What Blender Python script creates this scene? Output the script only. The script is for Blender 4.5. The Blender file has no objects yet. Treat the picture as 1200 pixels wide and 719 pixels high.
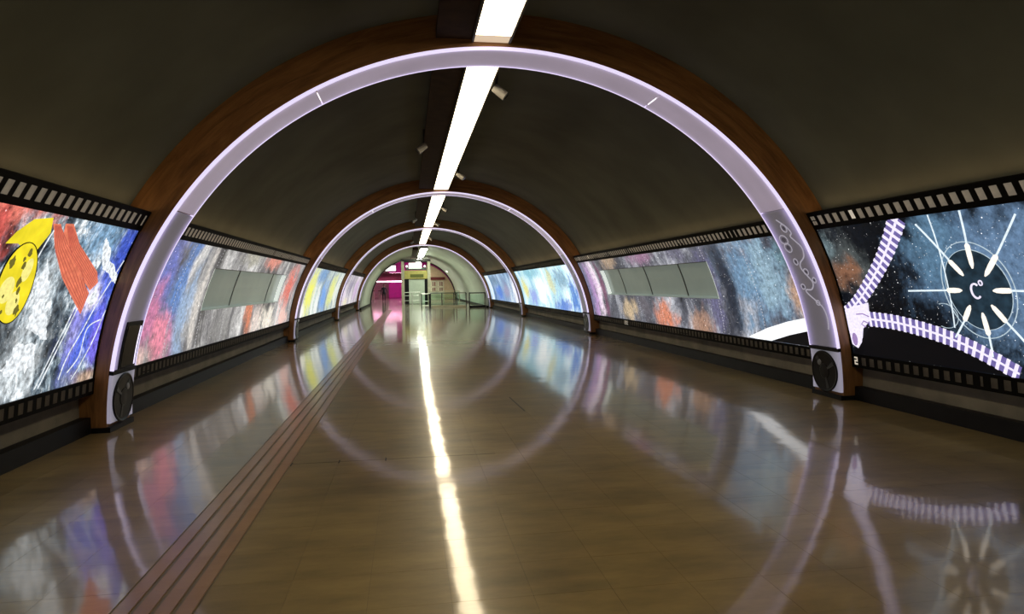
import bpy, math, random
from mathutils import Vector, Matrix
random.seed(7)
PI = math.pi
sc = bpy.context.scene
col = sc.collection

# ------------------------------------------------------------------ camera
F_PX, YAW, PITCH, ROLL = 788.8, 0.153, -0.0327, -0.0144
CAM = Vector((-1.092, 0.0, 1.5))
cy, sy, cp, sp = math.cos(YAW), math.sin(YAW), math.cos(PITCH), math.sin(PITCH)
cr, sr = math.cos(ROLL), math.sin(ROLL)
F0 = Vector((sy * cp, cy * cp, sp)); U0 = Vector((-sp * sy, -sp * cy, cp)); R0 = Vector((cy, -sy, 0))
RT = R0 * cr + U0 * sr; UP = U0 * cr - R0 * sr
cam_d = bpy.data.cameras.new('camera'); cam = bpy.data.objects.new('camera', cam_d); col.objects.link(cam)
cam_d.sensor_fit = 'HORIZONTAL'; cam_d.sensor_width = 36; cam_d.lens = 36 * F_PX / 1200
cam_d.clip_start = 0.05; cam_d.clip_end = 300
cam.matrix_world = Matrix(((RT.x, UP.x, -F0.x, CAM.x), (RT.y, UP.y, -F0.y, CAM.y), (RT.z, UP.z, -F0.z, CAM.z), (0, 0, 0, 1)))
sc.camera = cam

# ------------------------------------------------------------------ world, exposure
w = bpy.data.worlds.new('world'); sc.world = w; w.use_nodes = True
w.node_tree.nodes['Background'].inputs[0].default_value = (0.02, 0.02, 0.02, 1)
w.node_tree.nodes['Background'].inputs[1].default_value = 0.1
sc.view_settings.view_transform = 'Standard'; sc.view_settings.look = 'None'
sc.view_settings.exposure = 0.0; sc.view_settings.gamma = 1.0; sc.view_settings.use_curve_mapping = False

STRIP_L = 9.0          # radiance of the ceiling strip
FAR_L = 22.0            # radiance of the strip in the pale end of the passage
ARCH_L = 0.85          # light panels on the arches
MURAL_L = 1.2          # back-lit murals

# ------------------------------------------------------------------ helpers
def lin(c):
    return tuple(((x / 255) / 12.92 if x / 255 <= 0.04045 else ((x / 255 + 0.055) / 1.055) ** 2.4) for x in c)
WL = {}
class MB:
    def __init__(s): s.v = []; s.f = []; s.uv = []
    def add(s, vs, fs, uvs=None):
        n = len(s.v); s.v += [tuple(p) for p in vs]; s.f += [tuple(i + n for i in f) for f in fs]
        s.uv += list(uvs) if uvs else [(p[1], p[2]) for p in vs]
    def box(s, x0, x1, y0, y1, z0, z1):
        s.add([(x0,y0,z0),(x1,y0,z0),(x1,y1,z0),(x0,y1,z0),(x0,y0,z1),(x1,y0,z1),(x1,y1,z1),(x0,y1,z1)],
              [(0,3,2,1),(4,5,6,7),(0,1,5,4),(1,2,6,5),(2,3,7,6),(3,0,4,7)])
    def tube(s, a, b, r0, r1=None, n=12, cap=True):
        r1 = r0 if r1 is None else r1
        a, b = Vector(a), Vector(b); d = (b - a).normalized()
        u = d.orthogonal().normalized(); v = d.cross(u)
        vs = []
        for p, r in ((a, r0), (b, r1)):
            vs += [p + (u * math.cos(2*PI*i/n) + v * math.sin(2*PI*i/n)) * r for i in range(n)]
        fs = [(i, (i+1) % n, n + (i+1) % n, n + i) for i in range(n)]
        if cap: fs += [tuple(range(n))[::-1], tuple(range(n, 2*n))]
        s.add(vs, fs)
    def loft(s, secs, close=False):
        # secs: list of rings with the same number of points (closed rings)
        m = len(secs[0]); vs = [p for r in secs for p in r]; fs = []
        for k in range(len(secs) - 1):
            for i in range(m):
                j = (i + 1) % m
                fs.append((k*m + i, k*m + j, (k+1)*m + j, (k+1)*m + i))
        fs += [tuple(range(m))[::-1], tuple(range((len(secs)-1)*m, len(secs)*m))]
        s.add(vs, fs)

def world_loc(p): return WL.get(p.name, Vector((0, 0, 0))) if p else Vector((0, 0, 0))
def obj(name, mb, mat, parent=None, loc=None, smooth=False):
    """one mesh object from world-space vertices; the origin is the parent's base (or loc)"""
    pw = world_loc(parent); o_w = Vector(loc) if loc is not None else pw
    me = bpy.data.meshes.new(name)
    me.from_pydata([tuple(Vector(p) - o_w) for p in mb.v], [], mb.f)
    uvl = me.uv_layers.new(name='UVMap')
    for li, l in enumerate(me.loops): uvl.data[li].uv = mb.uv[l.vertex_index]
    me.materials.append(mat)
    if smooth:
        me.polygons.foreach_set('use_smooth', [True] * len(me.polygons))
    me.update()
    o = bpy.data.objects.new(name, me); col.objects.link(o)
    o.location = o_w - pw; o.parent = parent; WL[o.name] = o_w
    return o
def inst(src, parent, world, name=None):
    o = src.copy(); o.name = name or src.name.split('.')[0]; col.objects.link(o)
    o.parent = parent; o.location = Vector(world) - world_loc(parent); WL[o.name] = Vector(world)
    return o
def copy_tree(o, parent, delta):
    c = o.copy(); col.objects.link(c); c.parent = parent
    WL[c.name] = world_loc(o) + delta
    if parent is None: c.location = o.location + delta
    for ch in list(kids.get(o.name, [])): copy_tree(ch, c, delta)
    return c
kids = {}
def thing(name, label, cat, loc, group=None):
    o = bpy.data.objects.new(name, None); col.objects.link(o); o.location = loc; o.empty_display_size = 0.2
    WL[o.name] = Vector(loc); tag(o, label, cat, group); return o
def tag(o, label, cat=None, group=None):
    o['label'] = label
    if cat: o['category'] = cat
    if group: o['group'] = group
    return o
def struct(o): o['kind'] = 'structure'; return o
def recalc(o):
    import bmesh
    bm = bmesh.new(); bm.from_mesh(o.data); bmesh.ops.recalc_face_normals(bm, faces=bm.faces); bm.to_mesh(o.data); bm.free(); return o

# ------------------------------------------------------------------ materials
def mat_new(name):
    m = bpy.data.materials.new(name); m.use_nodes = True
    nt = m.node_tree; b = nt.nodes['Principled BSDF']; return m, nt, b
def plain(name, c, rough=0.5, metal=0.0, var=0.15, scale=6.0, spec=0.5, bump=0.0, emit=None, es=0.0):
    """colour with procedural mottling and fine relief"""
    m, nt, b = mat_new(name)
    tc = nt.nodes.new('ShaderNodeTexCoord'); n = nt.nodes.new('ShaderNodeTexNoise')
    n.inputs['Scale'].default_value = scale; n.inputs['Detail'].default_value = 6
    nt.links.new(tc.outputs['Object'], n.inputs['Vector'])
    r = nt.nodes.new('ShaderNodeValToRGB')
    r.color_ramp.elements[0].position = 0.3; r.color_ramp.elements[1].position = 0.7
    r.color_ramp.elements[0].color = (*[x * (1 - var) for x in c], 1); r.color_ramp.elements[1].color = (*[min(1, x * (1 + var)) for x in c], 1)
    nt.links.new(n.outputs['Fac'], r.inputs['Fac']); nt.links.new(r.outputs['Color'], b.inputs['Base Color'])
    b.inputs['Roughness'].default_value = rough; b.inputs['Metallic'].default_value = metal
    b.inputs['Specular IOR Level'].default_value = spec
    if bump:
        bp = nt.nodes.new('ShaderNodeBump'); bp.inputs['Strength'].default_value = bump; bp.inputs['Distance'].default_value = 0.01
        nt.links.new(n.outputs['Fac'], bp.inputs['Height']); nt.links.new(bp.outputs['Normal'], b.inputs['Normal'])
    if emit:
        b.inputs['Emission Color'].default_value = (*emit, 1); b.inputs['Emission Strength'].default_value = es
    return m
def emitter(name, c, s, rough=0.4):
    m, nt, b = mat_new(name)
    b.inputs['Base Color'].default_value = (*[x * 0.5 for x in c], 1); b.inputs['Roughness'].default_value = rough
    b.inputs['Emission Color'].default_value = (*c, 1); b.inputs['Emission Strength'].default_value = s
    return m
def printed(name, c, s=1.0, var=0.12, scale=30):
    """back-lit ink: emits its own colour with a slight print mottling"""
    m, nt, b = mat_new(name)
    tc = nt.nodes.new('ShaderNodeTexCoord'); n = nt.nodes.new('ShaderNodeTexNoise'); n.inputs['Scale'].default_value = scale
    nt.links.new(tc.outputs['UV'], n.inputs['Vector'])
    r = nt.nodes.new('ShaderNodeValToRGB')
    r.color_ramp.elements[0].position = 0.3; r.color_ramp.elements[1].position = 0.7
    r.color_ramp.elements[0].color = (*[x * (1 - var) for x in c], 1); r.color_ramp.elements[1].color = (*[x * (1 + var) for x in c], 1)
    nt.links.new(n.outputs['Fac'], r.inputs['Fac']); nt.links.new(r.outputs['Color'], b.inputs['Emission Color'])
    b.inputs['Base Color'].default_value = (0.006, 0.006, 0.006, 1); b.inputs['Roughness'].default_value = 0.4; b.inputs['Specular IOR Level'].default_value = 0.12
    b.inputs['Emission Strength'].default_value = s * MURAL_L
    return m

def mural_mat(name, ramp, nscale=(1.5, 0.6), rot=0.0, blobs=(), stars=0.0, star_scale=22.0, strength=1.0, detail=8.0, fine=0.35, seed=0.0, rough=0.62):
    """back-lit printed panel: cloudy ramp, soft coloured clouds (Y, t, rY, rt, rotation, rgb, weight) and stars, all in panel metres"""
    m, nt, b = mat_new(name); N = nt.nodes.new; L = nt.links.new
    tc = N('ShaderNodeTexCoord')
    mp = N('ShaderNodeMapping'); mp.inputs['Location'].default_value = (seed, seed * 1.7, seed * 0.3)
    mp.inputs['Rotation'].default_value = (0, 0, rot); mp.inputs['Scale'].default_value = (nscale[0], nscale[1], 1)
    L(tc.outputs['UV'], mp.inputs['Vector'])
    n = N('ShaderNodeTexNoise'); n.inputs['Scale'].default_value = 1.0; n.inputs['Detail'].default_value = detail; n.inputs['Roughness'].default_value = rough
    n.inputs['Distortion'].default_value = 0.6
    L(mp.outputs['Vector'], n.inputs['Vector'])
    r = N('ShaderNodeValToRGB'); els = r.color_ramp.elements
    while len(els) < len(ramp): els.new(0.5)
    for e, (p, c) in zip(els, ramp): e.position = p; e.color = (*lin(c), 1)
    L(n.outputs['Fac'], r.inputs['Fac'])
    cur = r.outputs['Color']
    wob = N('ShaderNodeTexNoise'); wob.inputs['Scale'].default_value = 2.3; wob.inputs['Detail'].default_value = 7; wob.inputs['Roughness'].default_value = 0.65
    mp2 = N('ShaderNodeMapping'); mp2.inputs['Location'].default_value = (seed + 3, 1.3, 0); mp2.inputs['Scale'].default_value = (1.4, 1.0, 1)
    mp2.inputs['Rotation'].default_value = (0, 0, rot)
    L(tc.outputs['UV'], mp2.inputs['Vector']); L(mp2.outputs['Vector'], wob.inputs['Vector'])
    for (Y, t, rY, rt, ro, c, wt) in blobs:
        q = N('ShaderNodeMapping'); q.vector_type = 'TEXTURE'
        q.inputs['Location'].default_value = (Y, t, 0); q.inputs['Rotation'].default_value = (0, 0, ro); q.inputs['Scale'].default_value = (rY, rt, 1)
        L(tc.outputs['UV'], q.inputs['Vector'])
        le = N('ShaderNodeVectorMath'); le.operation = 'LENGTH'; L(q.outputs['Vector'], le.inputs[0])
        ma = N('ShaderNodeMath'); ma.operation = 'MULTIPLY_ADD'; ma.inputs[1].default_value = 2.7; L(wob.outputs['Fac'], ma.inputs[0]); L(le.outputs['Value'], ma.inputs[2])
        mr = N('ShaderNodeMapRange'); mr.interpolation_type = 'SMOOTHSTEP'
        mr.inputs['From Min'].default_value = 2.5; mr.inputs['From Max'].default_value = 1.6
        mr.inputs['To Min'].default_value = 0; mr.inputs['To Max'].default_value = wt
        L(ma.outputs[0], mr.inputs['Value'])
        mx = N('ShaderNodeMix'); mx.data_type = 'RGBA'; L(mr.outputs['Result'], mx.inputs[0]); L(cur, mx.inputs[6]); mx.inputs[7].default_value = (*lin(c), 1)
        cur = mx.outputs[2]
    if fine:
        fn = N('ShaderNodeTexNoise'); fn.inputs['Scale'].default_value = 14; fn.inputs['Detail'].default_value = 6; fn.inputs['Roughness'].default_value = 0.7
        mp3 = N('ShaderNodeMapping'); mp3.inputs['Scale'].default_value = (1.1, 0.9, 1); mp3.inputs['Rotation'].default_value = (0, 0, rot)
        L(tc.outputs['UV'], mp3.inputs['Vector']); L(mp3.outputs['Vector'], fn.inputs['Vector'])
        mr = N('ShaderNodeMapRange'); mr.inputs['From Min'].default_value = 0.3; mr.inputs['From Max'].default_value = 0.7
        mr.inputs['To Min'].default_value = 1 - fine; mr.inputs['To Max'].default_value = 1 + fine
        L(fn.outputs['Fac'], mr.inputs['Value'])
        vm = N('ShaderNodeVectorMath'); vm.operation = 'SCALE'; L(cur, vm.inputs[0]); L(mr.outputs['Result'], vm.inputs['Scale']); cur = vm.outputs['Vector']
    for k, (ss, th) in enumerate(((star_scale, 0.14), (star_scale * 2.1, 0.17))):
        if not stars: break
        vo = N('ShaderNodeTexVoronoi'); vo.inputs['Scale'].default_value = ss; vo.inputs['Randomness'].default_value = 1.0
        L(tc.outputs['UV'], vo.inputs['Vector'])
        mr = N('ShaderNodeMapRange'); mr.interpolation_type = 'SMOOTHSTEP'
        mr.inputs['From Min'].default_value = th; mr.inputs['From Max'].default_value = th * 0.3; mr.inputs['To Min'].default_value = 0; mr.inputs['To Max'].default_value = 1
        L(vo.outputs['Distance'], mr.inputs['Value'])
        sp_ = N('ShaderNodeSeparateColor'); L(vo.outputs['Color'], sp_.inputs[0])
        pw = N('ShaderNodeMath'); pw.operation = 'POWER'; pw.inputs[1].default_value = 3.0; L(sp_.outputs[0], pw.inputs[0])
        mu = N('ShaderNodeMath'); mu.operation = 'MULTIPLY'; L(mr.outputs['Result'], mu.inputs[0]); L(pw.outputs[0], mu.inputs[1])
        mu2 = N('ShaderNodeMath'); mu2.operation = 'MULTIPLY'; mu2.inputs[1].default_value = stars; L(mu.outputs[0], mu2.inputs[0])
        ad = N('ShaderNodeVectorMath'); ad.operation = 'ADD'; L(cur, ad.inputs[0])
        cb = N('ShaderNodeCombineXYZ')
        for i in range(3): L(mu2.outputs[0], cb.inputs[i])
        L(cb.outputs[0], ad.inputs[1]); cur = ad.outputs['Vector']
    L(cur, b.inputs['Emission Color']); b.inputs['Emission Strength'].default_value = strength * MURAL_L
    b.inputs['Base Color'].default_value = (0.006, 0.006, 0.006, 1); b.inputs['Roughness'].default_value = 0.35; b.inputs['Specular IOR Level'].default_value = 0.12
    return m

def floor_mat(name, c1, c2, r_lo=0.08, coat=0.85):
    m, nt, b = mat_new(name); N = nt.nodes.new; L = nt.links.new
    g0 = N('ShaderNodeNewGeometry'); g = N('ShaderNodeVectorMath'); g.operation = 'ADD'; g.inputs[1].default_value = (0.13, 0.29, 0.37); L(g0.outputs['Position'], g.inputs[0])
    n1 = N('ShaderNodeTexNoise'); n1.inputs['Scale'].default_value = 0.8; n1.inputs['Detail'].default_value = 4; n1.inputs['Roughness'].default_value = 0.5
    n2 = N('ShaderNodeTexNoise'); n2.inputs['Scale'].default_value = 9; n2.inputs['Detail'].default_value = 6; n2.inputs['Roughness'].default_value = 0.65
    mpn = N('ShaderNodeMapping'); mpn.inputs['Scale'].default_value = (0.22, 0.6, 1); L(g.outputs['Vector'], mpn.inputs['Vector'])
    L(g.outputs['Vector'], n1.inputs['Vector']); L(mpn.outputs['Vector'], n2.inputs['Vector'])
    mx = N('ShaderNodeMath'); mx.operation = 'MULTIPLY_ADD'; mx.inputs[1].default_value = 0.52; L(n2.outputs['Fac'], mx.inputs[0])
    hf = N('ShaderNodeMath'); hf.operation = 'MULTIPLY'; hf.inputs[1].default_value = 0.42; L(n1.outputs['Fac'], hf.inputs[0]); L(hf.outputs[0], mx.inputs[2])
    r = N('ShaderNodeValToRGB'); r.color_ramp.elements[0].position = 0.25; r.color_ramp.elements[1].position = 0.65
    r.color_ramp.elements[0].color = (*c1, 1); r.color_ramp.elements[1].color = (*c2, 1)
    L(mx.outputs[0], r.inputs['Fac'])
    oi = N('ShaderNodeObjectInfo')
    mr = N('ShaderNodeMapRange'); mr.inputs['To Min'].default_value = 0.95; mr.inputs['To Max'].default_value = 1.05; L(oi.outputs['Random'], mr.inputs['Value'])
    vm = N('ShaderNodeVectorMath'); vm.operation = 'SCALE'; L(r.outputs['Color'], vm.inputs[0]); L(mr.outputs['Result'], vm.inputs['Scale'])
    L(vm.outputs['Vector'], b.inputs['Base Color'])
    rr = N('ShaderNodeMapRange'); rr.inputs['From Min'].default_value = 0.35; rr.inputs['From Max'].default_value = 0.65
    rr.inputs['To Min'].default_value = 0.32; rr.inputs['To Max'].default_value = 0.38
    L(n1.outputs['Fac'], rr.inputs['Value']); L(rr.outputs['Result'], b.inputs['Roughness'])
    b.inputs['Coat Weight'].default_value = coat; b.inputs['Coat Roughness'].default_value = r_lo; b.inputs['Coat IOR'].default_value = 1.6
    b.inputs['Specular IOR Level'].default_value = 0.3
    # long shallow waves of the polished surface
    n3 = N('ShaderNodeTexNoise'); n3.inputs['Scale'].default_value = 2.6; n3.inputs['Detail'].default_value = 3; L(g.outputs['Vector'], n3.inputs['Vector'])
    bp = N('ShaderNodeBump'); bp.inputs['Strength'].default_value = 0.35; bp.inputs['Distance'].default_value = 0.006
    L(n3.outputs['Fac'], bp.inputs['Height']); L(bp.outputs['Normal'], b.inputs['Normal']); L(bp.outputs['Normal'], b.inputs['Coat Normal'])
    return m

def wood_mat(name):
    m, nt, b = mat_new(name); N = nt.nodes.new; L = nt.links.new
    tc = N('ShaderNodeTexCoord'); mp = N('ShaderNodeMapping'); mp.inputs['Scale'].default_value = (0.6, 5.0, 1); L(tc.outputs['UV'], mp.inputs['Vector'])
    n = N('ShaderNodeTexNoise'); n.inputs['Scale'].default_value = 3; n.inputs['Detail'].default_value = 9; n.inputs['Roughness'].default_value = 0.65; n.inputs['Distortion'].default_value = 0.8
    L(mp.outputs['Vector'], n.inputs['Vector'])
    r = N('ShaderNodeValToRGB'); els = r.color_ramp.elements; els.new(0.5)
    for e, p, c in zip(els, (0.25, 0.5, 0.75), ((0.12, 0.052, 0.017), (0.26, 0.118, 0.038), (0.40, 0.19, 0.062))): e.position = p; e.color = (*c, 1)
    L(n.outputs['Fac'], r.inputs['Fac']); L(r.outputs['Color'], b.inputs['Base Color']); b.inputs['Roughness'].default_value = 0.45
    bp = N('ShaderNodeBump'); bp.inputs['Strength'].default_value = 0.15; bp.inputs['Distance'].default_value = 0.004; L(n.outputs['Fac'], bp.inputs['Height']); L(bp.outputs['Normal'], b.inputs['Normal'])
    return m

def arch_light_mat(name, mid, edge, s, power=3.0):
    """edge-lit diffuser: the LED rows along both edges make it brighter there (v runs 0..1 across the arch)"""
    m, nt, b = mat_new(name); N = nt.nodes.new; L = nt.links.new
    tc = N('ShaderNodeTexCoord'); sx = N('ShaderNodeSeparateXYZ'); L(tc.outputs['UV'], sx.inputs[0])
    a = N('ShaderNodeMath'); a.operation = 'MULTIPLY_ADD'; a.inputs[1].default_value = 2; a.inputs[2].default_value = -1; L(sx.outputs[1], a.inputs[0])
    ab = N('ShaderNodeMath'); ab.operation = 'ABSOLUTE'; L(a.outputs[0], ab.inputs[0])
    pw = N('ShaderNodeMath'); pw.operation = 'POWER'; pw.inputs[1].default_value = power; L(ab.outputs[0], pw.inputs[0])
    mx = N('ShaderNodeMix'); mx.data_type = 'RGBA'; L(pw.outputs[0], mx.inputs[0]); mx.inputs[6].default_value = (*mid, 1); mx.inputs[7].default_value = (*edge, 1)
    n = N('ShaderNodeTexNoise'); n.inputs['Scale'].default_value = 1.5; n.inputs['Detail'].default_value = 5; L(tc.outputs['UV'], n.inputs['Vector'])
    mr = N('ShaderNodeMapRange'); mr.inputs['To Min'].default_value = 0.75; mr.inputs['To Max'].default_value = 1.25; L(n.outputs['Fac'], mr.inputs['Value'])
    vm = N('ShaderNodeVectorMath'); vm.operation = 'SCALE'; L(mx.outputs[2], vm.inputs[0]); L(mr.outputs['Result'], vm.inputs['Scale'])
    L(vm.outputs['Vector'], b.inputs['Emission Color']); b.inputs['Emission Strength'].default_value = s
    b.inputs['Base Color'].default_value = (0.18, 0.175, 0.20, 1); b.inputs['Roughness'].default_value = 0.35
    return m

M = {}
M['vault'] = plain('vault_plaster', (0.115, 0.125, 0.103), 0.75, var=0.2, scale=0.9, bump=0.15)
M['plinth'] = plain('plinth_render', (0.20, 0.18, 0.14), 0.7, var=0.25, scale=3)
M['black'] = plain('black_paint', (0.006, 0.006, 0.007), 0.5, var=0.3, spec=0.2)
M['film'] = plain('film_black', (0.004, 0.0038, 0.0035), 0.6, var=0.3, spec=0.08)
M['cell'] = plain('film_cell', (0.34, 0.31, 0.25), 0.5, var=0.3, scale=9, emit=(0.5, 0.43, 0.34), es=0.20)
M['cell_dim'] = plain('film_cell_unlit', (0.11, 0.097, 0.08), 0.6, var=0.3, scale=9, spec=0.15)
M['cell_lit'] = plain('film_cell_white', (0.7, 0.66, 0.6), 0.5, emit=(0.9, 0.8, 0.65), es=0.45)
M['wood'] = wood_mat('stained_wood')
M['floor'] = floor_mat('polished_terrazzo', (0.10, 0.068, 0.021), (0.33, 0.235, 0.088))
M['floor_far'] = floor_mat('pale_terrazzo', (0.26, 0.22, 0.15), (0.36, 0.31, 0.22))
M['grout'] = plain('dark_grout', (0.13, 0.094, 0.034), 0.4)
M['tactile'] = floor_mat('red_brown_tactile', (0.20, 0.10, 0.034), (0.34, 0.19, 0.075), 0.14, 0.4)
M['arch_up'] = arch_light_mat('lilac_diffuser', (0.30, 0.245, 0.315), (0.62, 0.52, 0.80), ARCH_L, 7.0)
M['arch_print'] = arch_light_mat('grey_print_diffuser', (0.10, 0.092, 0.115), (0.46, 0.38, 0.72), ARCH_L, 4.0)
M['arch_base'] = arch_light_mat('pale_pedestal_panel', (0.12, 0.125, 0.145), (0.30, 0.28, 0.36), ARCH_L, 2.0)
M['led'] = emitter('violet_led', (0.83, 0.74, 1.0), 0.95)
M['joint'] = emitter('white_joint', (1.0, 0.97, 1.0), 1.3)
M['outline'] = emitter('pale_outline', (0.33, 0.31, 0.37), 1.0)
M['outline_dark'] = emitter('dark_cell_print', (0.05, 0.045, 0.06), 1.0)
M['disc'] = plain('black_glossy_disc', (0.005, 0.005, 0.006), 0.3, var=0.4, spec=0.2)
M['disc_grey'] = plain('disc_grey', (0.03, 0.031, 0.034), 0.35)
M['disc_shine'] = plain('disc_highlight', (0.2, 0.21, 0.23), 0.3)  # pale spot is a painted highlight on the glossy disc
M['strip'] = emitter('ceiling_strip_white', (1.0, 0.84, 0.56), STRIP_L)
M['strip_dim'] = emitter('ceiling_strip_end', (0.62, 0.48, 0.33), 1.0)
M['strip_far'] = emitter('far_strip_white', (0.93, 1.0, 0.84), FAR_L)
M['housing'] = plain('lamp_housing', (0.06, 0.045, 0.03), 0.5)
M['tray'] = plain('brown_cable_tray', (0.040, 0.022, 0.011), 0.7, var=0.3, spec=0.1)
M['spot'] = plain('grey_spot_body', (0.42, 0.40, 0.36), 0.45)
M['screen'] = plain('dark_screen', (0.012, 0.012, 0.016), 0.12)
M['white_trim'] = emitter('white_lit_edge', (0.85, 0.78, 1.0), 1.2)
M['pane'] = plain('frosted_pane_glow', (0.32, 0.37, 0.34), 0.18, var=0.1, scale=1.2, emit=(0.28, 0.36, 0.33), es=0.30)  # faint grey glow added in place of light reflected by the panes
M['reveal'] = plain('white_reveal_glow', (0.8, 0.82, 0.8), 0.5, emit=(0.8, 0.86, 0.82), es=0.75)  # glow stands in for light falling on the recess ends
M['dark_metal'] = plain('dark_metal', (0.05, 0.05, 0.045), 0.4, 0.6)
M['glowstrip'] = emitter('warm_cove', (1.0, 0.66, 0.32), 2.2)
M['pale_vault'] = plain('pale_green_vault', (0.60, 0.65, 0.56), 0.55, var=0.06, scale=1.5)
M['beige'] = plain('beige_metal', (0.55, 0.53, 0.38), 0.45)
M['steel'] = plain('brushed_steel', (0.7, 0.72, 0.66), 0.3, 0.7)
M['green_rail'] = plain('dark_green_rail', (0.06, 0.09, 0.075), 0.4)
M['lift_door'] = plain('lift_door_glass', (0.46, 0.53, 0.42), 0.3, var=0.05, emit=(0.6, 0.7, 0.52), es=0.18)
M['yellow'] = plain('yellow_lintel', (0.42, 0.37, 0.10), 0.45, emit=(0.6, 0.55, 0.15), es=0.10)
M['display'] = plain('olive_display', (0.06, 0.07, 0.01), 0.3, emit=(0.2, 0.24, 0.02), es=0.25)
M['lightbox'] = emitter('white_lightbox', (0.95, 1.0, 0.9), 1.8)
M['peach'] = plain('peach_wall', (0.72, 0.50, 0.32), 0.6, var=0.08)
M['door_white'] = plain('cream_door', (0.75, 0.66, 0.50), 0.5)
M['darkred'] = plain('dark_red_sign', (0.16, 0.012, 0.014), 0.4)
M['magenta'] = plain('magenta_lit_wall', (0.80, 0.03, 0.52), 0.5, var=0.12, scale=2)  # magenta light on the wall is put into its base colour
M['maroon'] = plain('maroon_ceiling', (0.16, 0.02, 0.05), 0.6)
M['pinkwall'] = plain('pink_wall', (0.88, 0.52, 0.60), 0.5)
M['pinktube'] = emitter('pink_tube', (1.0, 0.48, 0.68), 22.0)
M['whitepanel'] = emitter('white_ceiling_panel', (1.0, 0.98, 0.95), 2.5)
M['kerb'] = plain('beige_kerb', (0.5, 0.45, 0.30), 0.5)
def glass_mat():
    m, nt, b = mat_new('green_glass')
    b.inputs['Base Color'].default_value = (0.75, 0.92, 0.84, 1); b.inputs['Roughness'].default_value = 0.03
    b.inputs['Transmission Weight'].default_value = 1.0; b.inputs['IOR'].default_value = 1.1
    return m
M['glass'] = glass_mat()

# ------------------------------------------------------------------ measures of the passage
AX, BZ, ZC = 4.24, 4.15, 0.02        # inner face of the arches (half ellipse)
TH = 0.405                           # depth of the arch ribs up to the vault
RIB = 0.60                           # width of a rib along the passage
ARCHY = [7.646, 19.44, 31.49, 44.24]
Y_BACK, Y_DARK, Y_PALE, Y_HALL = -4.35, 44.84, 76.0, 92.0
R_PAN, T_END, T_IN0, T_IN1 = 4.42, 2.03, 0.17, 1.80
A0 = math.asin(0.40 / R_PAN)
def S(side, Y, t, off=0.0):
    a = A0 + t / R_PAN
    return (side * (R_PAN - off) * math.cos(a), Y, ZC + (R_PAN - off) * math.sin(a))
def E_(ang, d=0.0):
    return ((AX + d) * math.cos(ang), ZC + (BZ + d) * math.sin(ang))

# ------------------------------------------------------------------ setting: floor
TS, JW = 0.395, 0.0014
X0 = -2.1 - 6 * TS                   # = -4.47
base = MB(); base.box(-4.75, 4.75, Y_BACK, Y_DARK, -0.12, -0.004)
floor = struct(obj('floor', base, M['grout']))
ncol = 23
tile = MB(); h_ = TS / 2 - JW / 2
tile.box(-h_, h_, -h_, h_, -0.02, 0.0)
YT0 = 3.3525 - TS
TAC_COL = 5                          # column replaced by the guide strip
first = None; made = 0
rest = MB()
row = 0; y = YT0 - 20 * TS
rows = []
yy = YT0 - 18 * TS
while yy < Y_DARK - TS / 2:
    rows.append(yy); yy += TS
for yy in rows:
    near = YT0 - 0.01 <= yy < YT0 + 13 * TS
    for c in range(ncol):
        if c == TAC_COL: continue
        x = X0 + (c + 0.5) * TS
        hx = min(x + h_, 4.6) - x
        if near:
            if first is None:
                first = obj('floor_tile', tile, M['floor'], floor, (0, 0, 0)); first.location = (x, yy, 0)
            else:
                o = first.copy(); col.objects.link(o); o.parent = floor; o.location = (x, yy, random.uniform(-0.00015, 0.00015))
        else:
            g_ = 0.00055; rest.add([(x-h_-g_,yy-h_-g_,0),(x+hx+g_,yy-h_-g_,0),(x+hx+g_,yy+h_+g_,0),(x-h_-g_,yy+h_+g_,0)], [(0,1,2,3)])
ro = obj('far_floor_tiles', rest, M['floor'], floor); ro['kind'] = 'stuff'
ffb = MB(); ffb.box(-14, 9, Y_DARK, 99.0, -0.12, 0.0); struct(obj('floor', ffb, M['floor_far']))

mb = MB(); mb.box(-2.1, -0.35, 5.916, 5.924, -0.004, 0.0006); obj('expansion_joint', mb, M['black'], floor)
for x in (-2.1, -1.705, -1.31):
    mb = MB(); mb.box(x - 0.006, x + 0.006, 5.87, 5.97, -0.004, 0.0008); obj('joint_mark', mb, M['black'], floor)
mb = MB(); mb.add([(0.215, 8.88, 0.0006), (0.232, 8.88, 0.0006), (0.262, 7.85, 0.0006), (0.245, 7.85, 0.0006), (0.215, 8.88, -0.004), (0.232, 8.88, -0.004), (0.262, 7.85, -0.004), (0.245, 7.85, -0.004)], [(3,2,1,0), (0,1,5,4), (1,2,6,5), (2,3,7,6), (3,0,4,7), (4,5,6,7)]); obj('expansion_joint', mb, M['black'], floor)

# tactile guide strip: ribbed red-brown tiles
tp = thing('tactile_path', 'red-brown ribbed guide strip running along the polished floor', 'tactile paving', (X0 + (TAC_COL + .5) * TS, YT0, 0))
tt = MB(); tt.box(-h_, h_, -h_, h_, -0.02, -0.006)
nr = 4; wv = (2 * h_) / nr
for i in range(nr):
    a = -h_ + i * wv + 0.012; b = -h_ + (i + 1) * wv - 0.012
    tt.box(a, b, -h_, h_, -0.006, 0.0012)
first = None
tx = X0 + (TAC_COL + 0.5) * TS
for yy in rows:
    if yy < 1.0: continue
    if first is None:
        first = obj('tactile_tile', tt, M['tactile'], tp, (0, 0, 0)); first.location = (0, yy - YT0, 0)
    else:
        o = first.copy(); col.objects.link(o); o.parent = tp; o.location = (0, yy - YT0, 0)

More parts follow.
